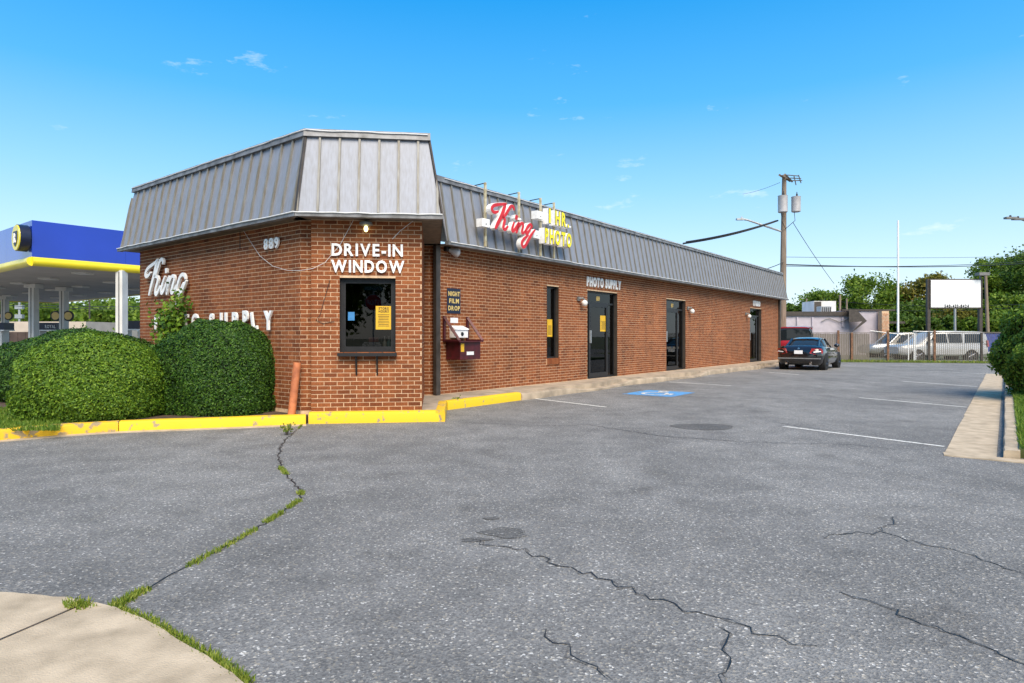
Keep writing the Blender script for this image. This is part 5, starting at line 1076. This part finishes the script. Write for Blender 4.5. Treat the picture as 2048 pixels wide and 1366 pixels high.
for sg in (1,-1):
    mb = MB(); pl = [(.50,.90),(.80,.90),(.86,.80),(.84,.70),(.60,.67),(.42,.72)]; mb.prism([W(.05+.20*(y>.7)+.05*(y>.8),sg*y*.985,z-.02) for y,z in pl],[W(-.035+.20*(y>.7)+.06*(y>.8),sg*y*1.01,z-.02) for y,z in pl]); fix(obj('tail_lamp', mb, M['tail'], ce)); mb = MB(); mb.prism([W(-.03+.14*(y>.7),sg*y,z) for y,z in ((.56,.755),(.80,.785),(.82,.75),(.58,.72))],[W(-.045+.14*(y>.7),sg*y*1.01,z) for y,z in ((.56,.755),(.80,.785),(.82,.75),(.58,.72))]); fix(obj('reverse_lamp', mb, M['opal'], ce))
    mb = MB(); mb.lathe(W(.10,sg*.46,.27),(-r_[0],-r_[1],0),[(0,.05),(.12,.05),(.121,.03)],12); obj('exhaust', mb, M['chrome'], ce); mb = MB(); mb.ball(W(2.30,sg*.96,.98),.11,10,8,(1,1,.7)); obj('mirror', mb, M['carblack'], ce, True)
mb = MB(); mb.prism([W(-.012,-.16,.66),W(-.012,.16,.66),W(.0,.16,.80),W(.0,-.16,.80)],[W(.05,-.16,.66),W(.05,.16,.66),W(.06,.16,.80),W(.06,-.16,.80)]); fix(obj('licence_plate', mb, M['plate'], ce))
mb = MB(); mb.prism([W(-.02,-.80,.46),W(-.02,.80,.46),W(-.01,.80,.50),W(-.01,-.80,.50)],[W(.3,-.80,.46),W(.3,.80,.46),W(.3,.80,.50),W(.3,-.80,.50)]); fix(obj('bumper_line', mb, M['grey'], ce))
mb = MB(); mb.lathe(W(.055,0,.875),(-r_[0],-r_[1],.2),[(0,.045),(.012,.04)],14); obj('badge', mb, M['chrome'], ce)
suv = dict(body=[(0,.80,.55,1.02),(.06,.92,.42,1.12),(.3,.97,.38,1.16),(1.2,1.0,.36,1.17),(2.5,1.0,.36,1.17),(4.0,1.0,.36,1.17),(4.25,.99,.38,1.15),(4.9,.97,.40,1.08),(5.35,.92,.42,1.02),(5.55,.80,.50,.92)],
    cabin=[(.06,.90,.80,1.12,1.72),(.25,.93,.80,1.12,1.86),(1.5,.94,.80,1.12,1.90),(3.0,.94,.80,1.12,1.89),(3.45,.94,.78,1.12,1.80),(4.25,.92,.76,1.10,1.16)], roof=[(.15,.78,1.85),(.6,.80,1.89),(2.0,.80,1.915),(3.1,.79,1.895),(3.42,.76,1.82)], pillars=[((4.2,.90,1.14),(3.42,.77,1.84),.045)],
    windows=[[(.35,.935,1.2),(1.50,.945,1.2),(1.45,.845,1.74),(.45,.84,1.74)],[(1.68,.945,1.2),(2.50,.945,1.2),(2.50,.845,1.75),(1.66,.845,1.75)],[(2.62,.945,1.2),(3.75,.94,1.2),(3.28,.845,1.74),(2.62,.845,1.75)]], wheel=(.40,.27,.86), axles=(1.12,4.42))
suv['cabmat'] = M['carwhite']
se, W = car('white_suv', 'long white sport utility vehicle parked behind the chain link fence', (at(1956,0,37.6)[0],37.6), (-1.0,.0), suv, M['carwhite'], M['rim'], .93, -.12)
for sg in (1,-1):
    mb = MB(); mb.prism([W(-.01,sg*.93,.95),W(-.01,sg*.70,.95),W(-.0,sg*.70,1.35),W(-.0,sg*.90,1.35)],[W(.12,sg*.985,.95),W(.05,sg*.70,.95),W(.1,sg*.70,1.35),W(.15,sg*.965,1.35)]); fix(obj('tail_lamp', mb, M['tail'], se)); mb = MB(); mb.box(W(3.75,sg*1.06,1.25),(.2,.2,.18)); obj('mirror', mb, M['carwhite'], se)
mb = MB(); mb.box(W(-.05,0,.52),(.22,1.7,.2)); obj('bumper', mb, M['carwhite'], se)
mb = MB(); mb.box(W(2.75,1.01,.62),(2.4,.03,.06)); obj('side_trim', mb, M['grey'], se)
sv2 = dict(suv); sv2['cabmat'] = M['carglass']; car('silver_suv', 'silver sport utility vehicle nose showing left of the white one', (at(1880,0,41.5)[0],41.5), (-1.0,.0), sv2, M['carsilver'], M['rim'], .9, -.12)
rv = dict(suv); rv['cabmat'] = M['carglass']; re_, W = car('red_suv', 'dark red vehicle mostly hidden behind the black car', (at(1588,0,34.3)[0],34.3), (.45,.893), rv, M['carred'], M['rim'])
for sg in (1,-1): mb = MB(); mb.box(W(-.0,sg*.84,1.05),(.12,.14,.4)); obj('tail_lamp', mb, M['tail'], re_)
# stop sign across the street, mirrored in the drive-in window
st = thing('stop_sign', 'red STOP sign with street name blade, mirrored in the drive-in window', 'stop sign', (-1.65,-9.5,0)); FSt = Frame((-1.65,-9.5),(-1,0),(0,1)); mb = MB(); mb.tube([(-1.65,-9.54,0),(-1.65,-9.54,3.75)],.035,8); obj('post', mb, M['galv'], st)
oc = [(.40*math.cos(R(22.5+45*k)), .40*math.sin(R(22.5+45*k))) for k in range(8)]; mb = MB(); mb.prism([FSt.P(a,2.95+b,-.004) for a,b in oc],[FSt.P(a,2.95+b,.0) for a,b in oc]); fix(obj('plate', mb, M['plate'], st)); mb = MB(); mb.prism([FSt.P(a*.94,2.95+b*.94,.001) for a,b in oc],[FSt.P(a*.94,2.95+b*.94,.003) for a,b in oc]); fix(obj('red_face', mb, M['red'], st)); text('STOP', FSt, -.28, .28, 2.83, .24, .004, .002, M['plate'], st, .01)
mb = MB(); mb.fbox(FSt, -.45, .45, 3.5, 3.72, -.005, .0); obj('street_blade', mb, mat('sign_green',(.01,.12,.05),.4), st); text('E Market', FSt, -.38, .38, 3.55, .12, .002, .002, M['plate'], st, .005)

# trees across the street behind the viewer: they are what the dark shop glass mirrors
for k, (x, hgt, wd, mm, lb) in enumerate(((-16,10,12,'tree3','broad dark tree across the street, mirrored at the left of the drive-in window'),(-6,9,11,'tree1','green tree across the street straight behind the stop sign'),(4,11,12,'tree3','tall dark tree across the street, mirrored in the shop doors'),(15,9,12,'tree1','green tree across the street, mirrored in the black car'))):
    Y = -30.0; tree(1024+x*FPX/Y, Y, HZ-(hgt-CAMZ)*FPX/Y, -wd*FPX/Y, M[mm], lb, 6000, .55, group='trees across the street', bare=.12)
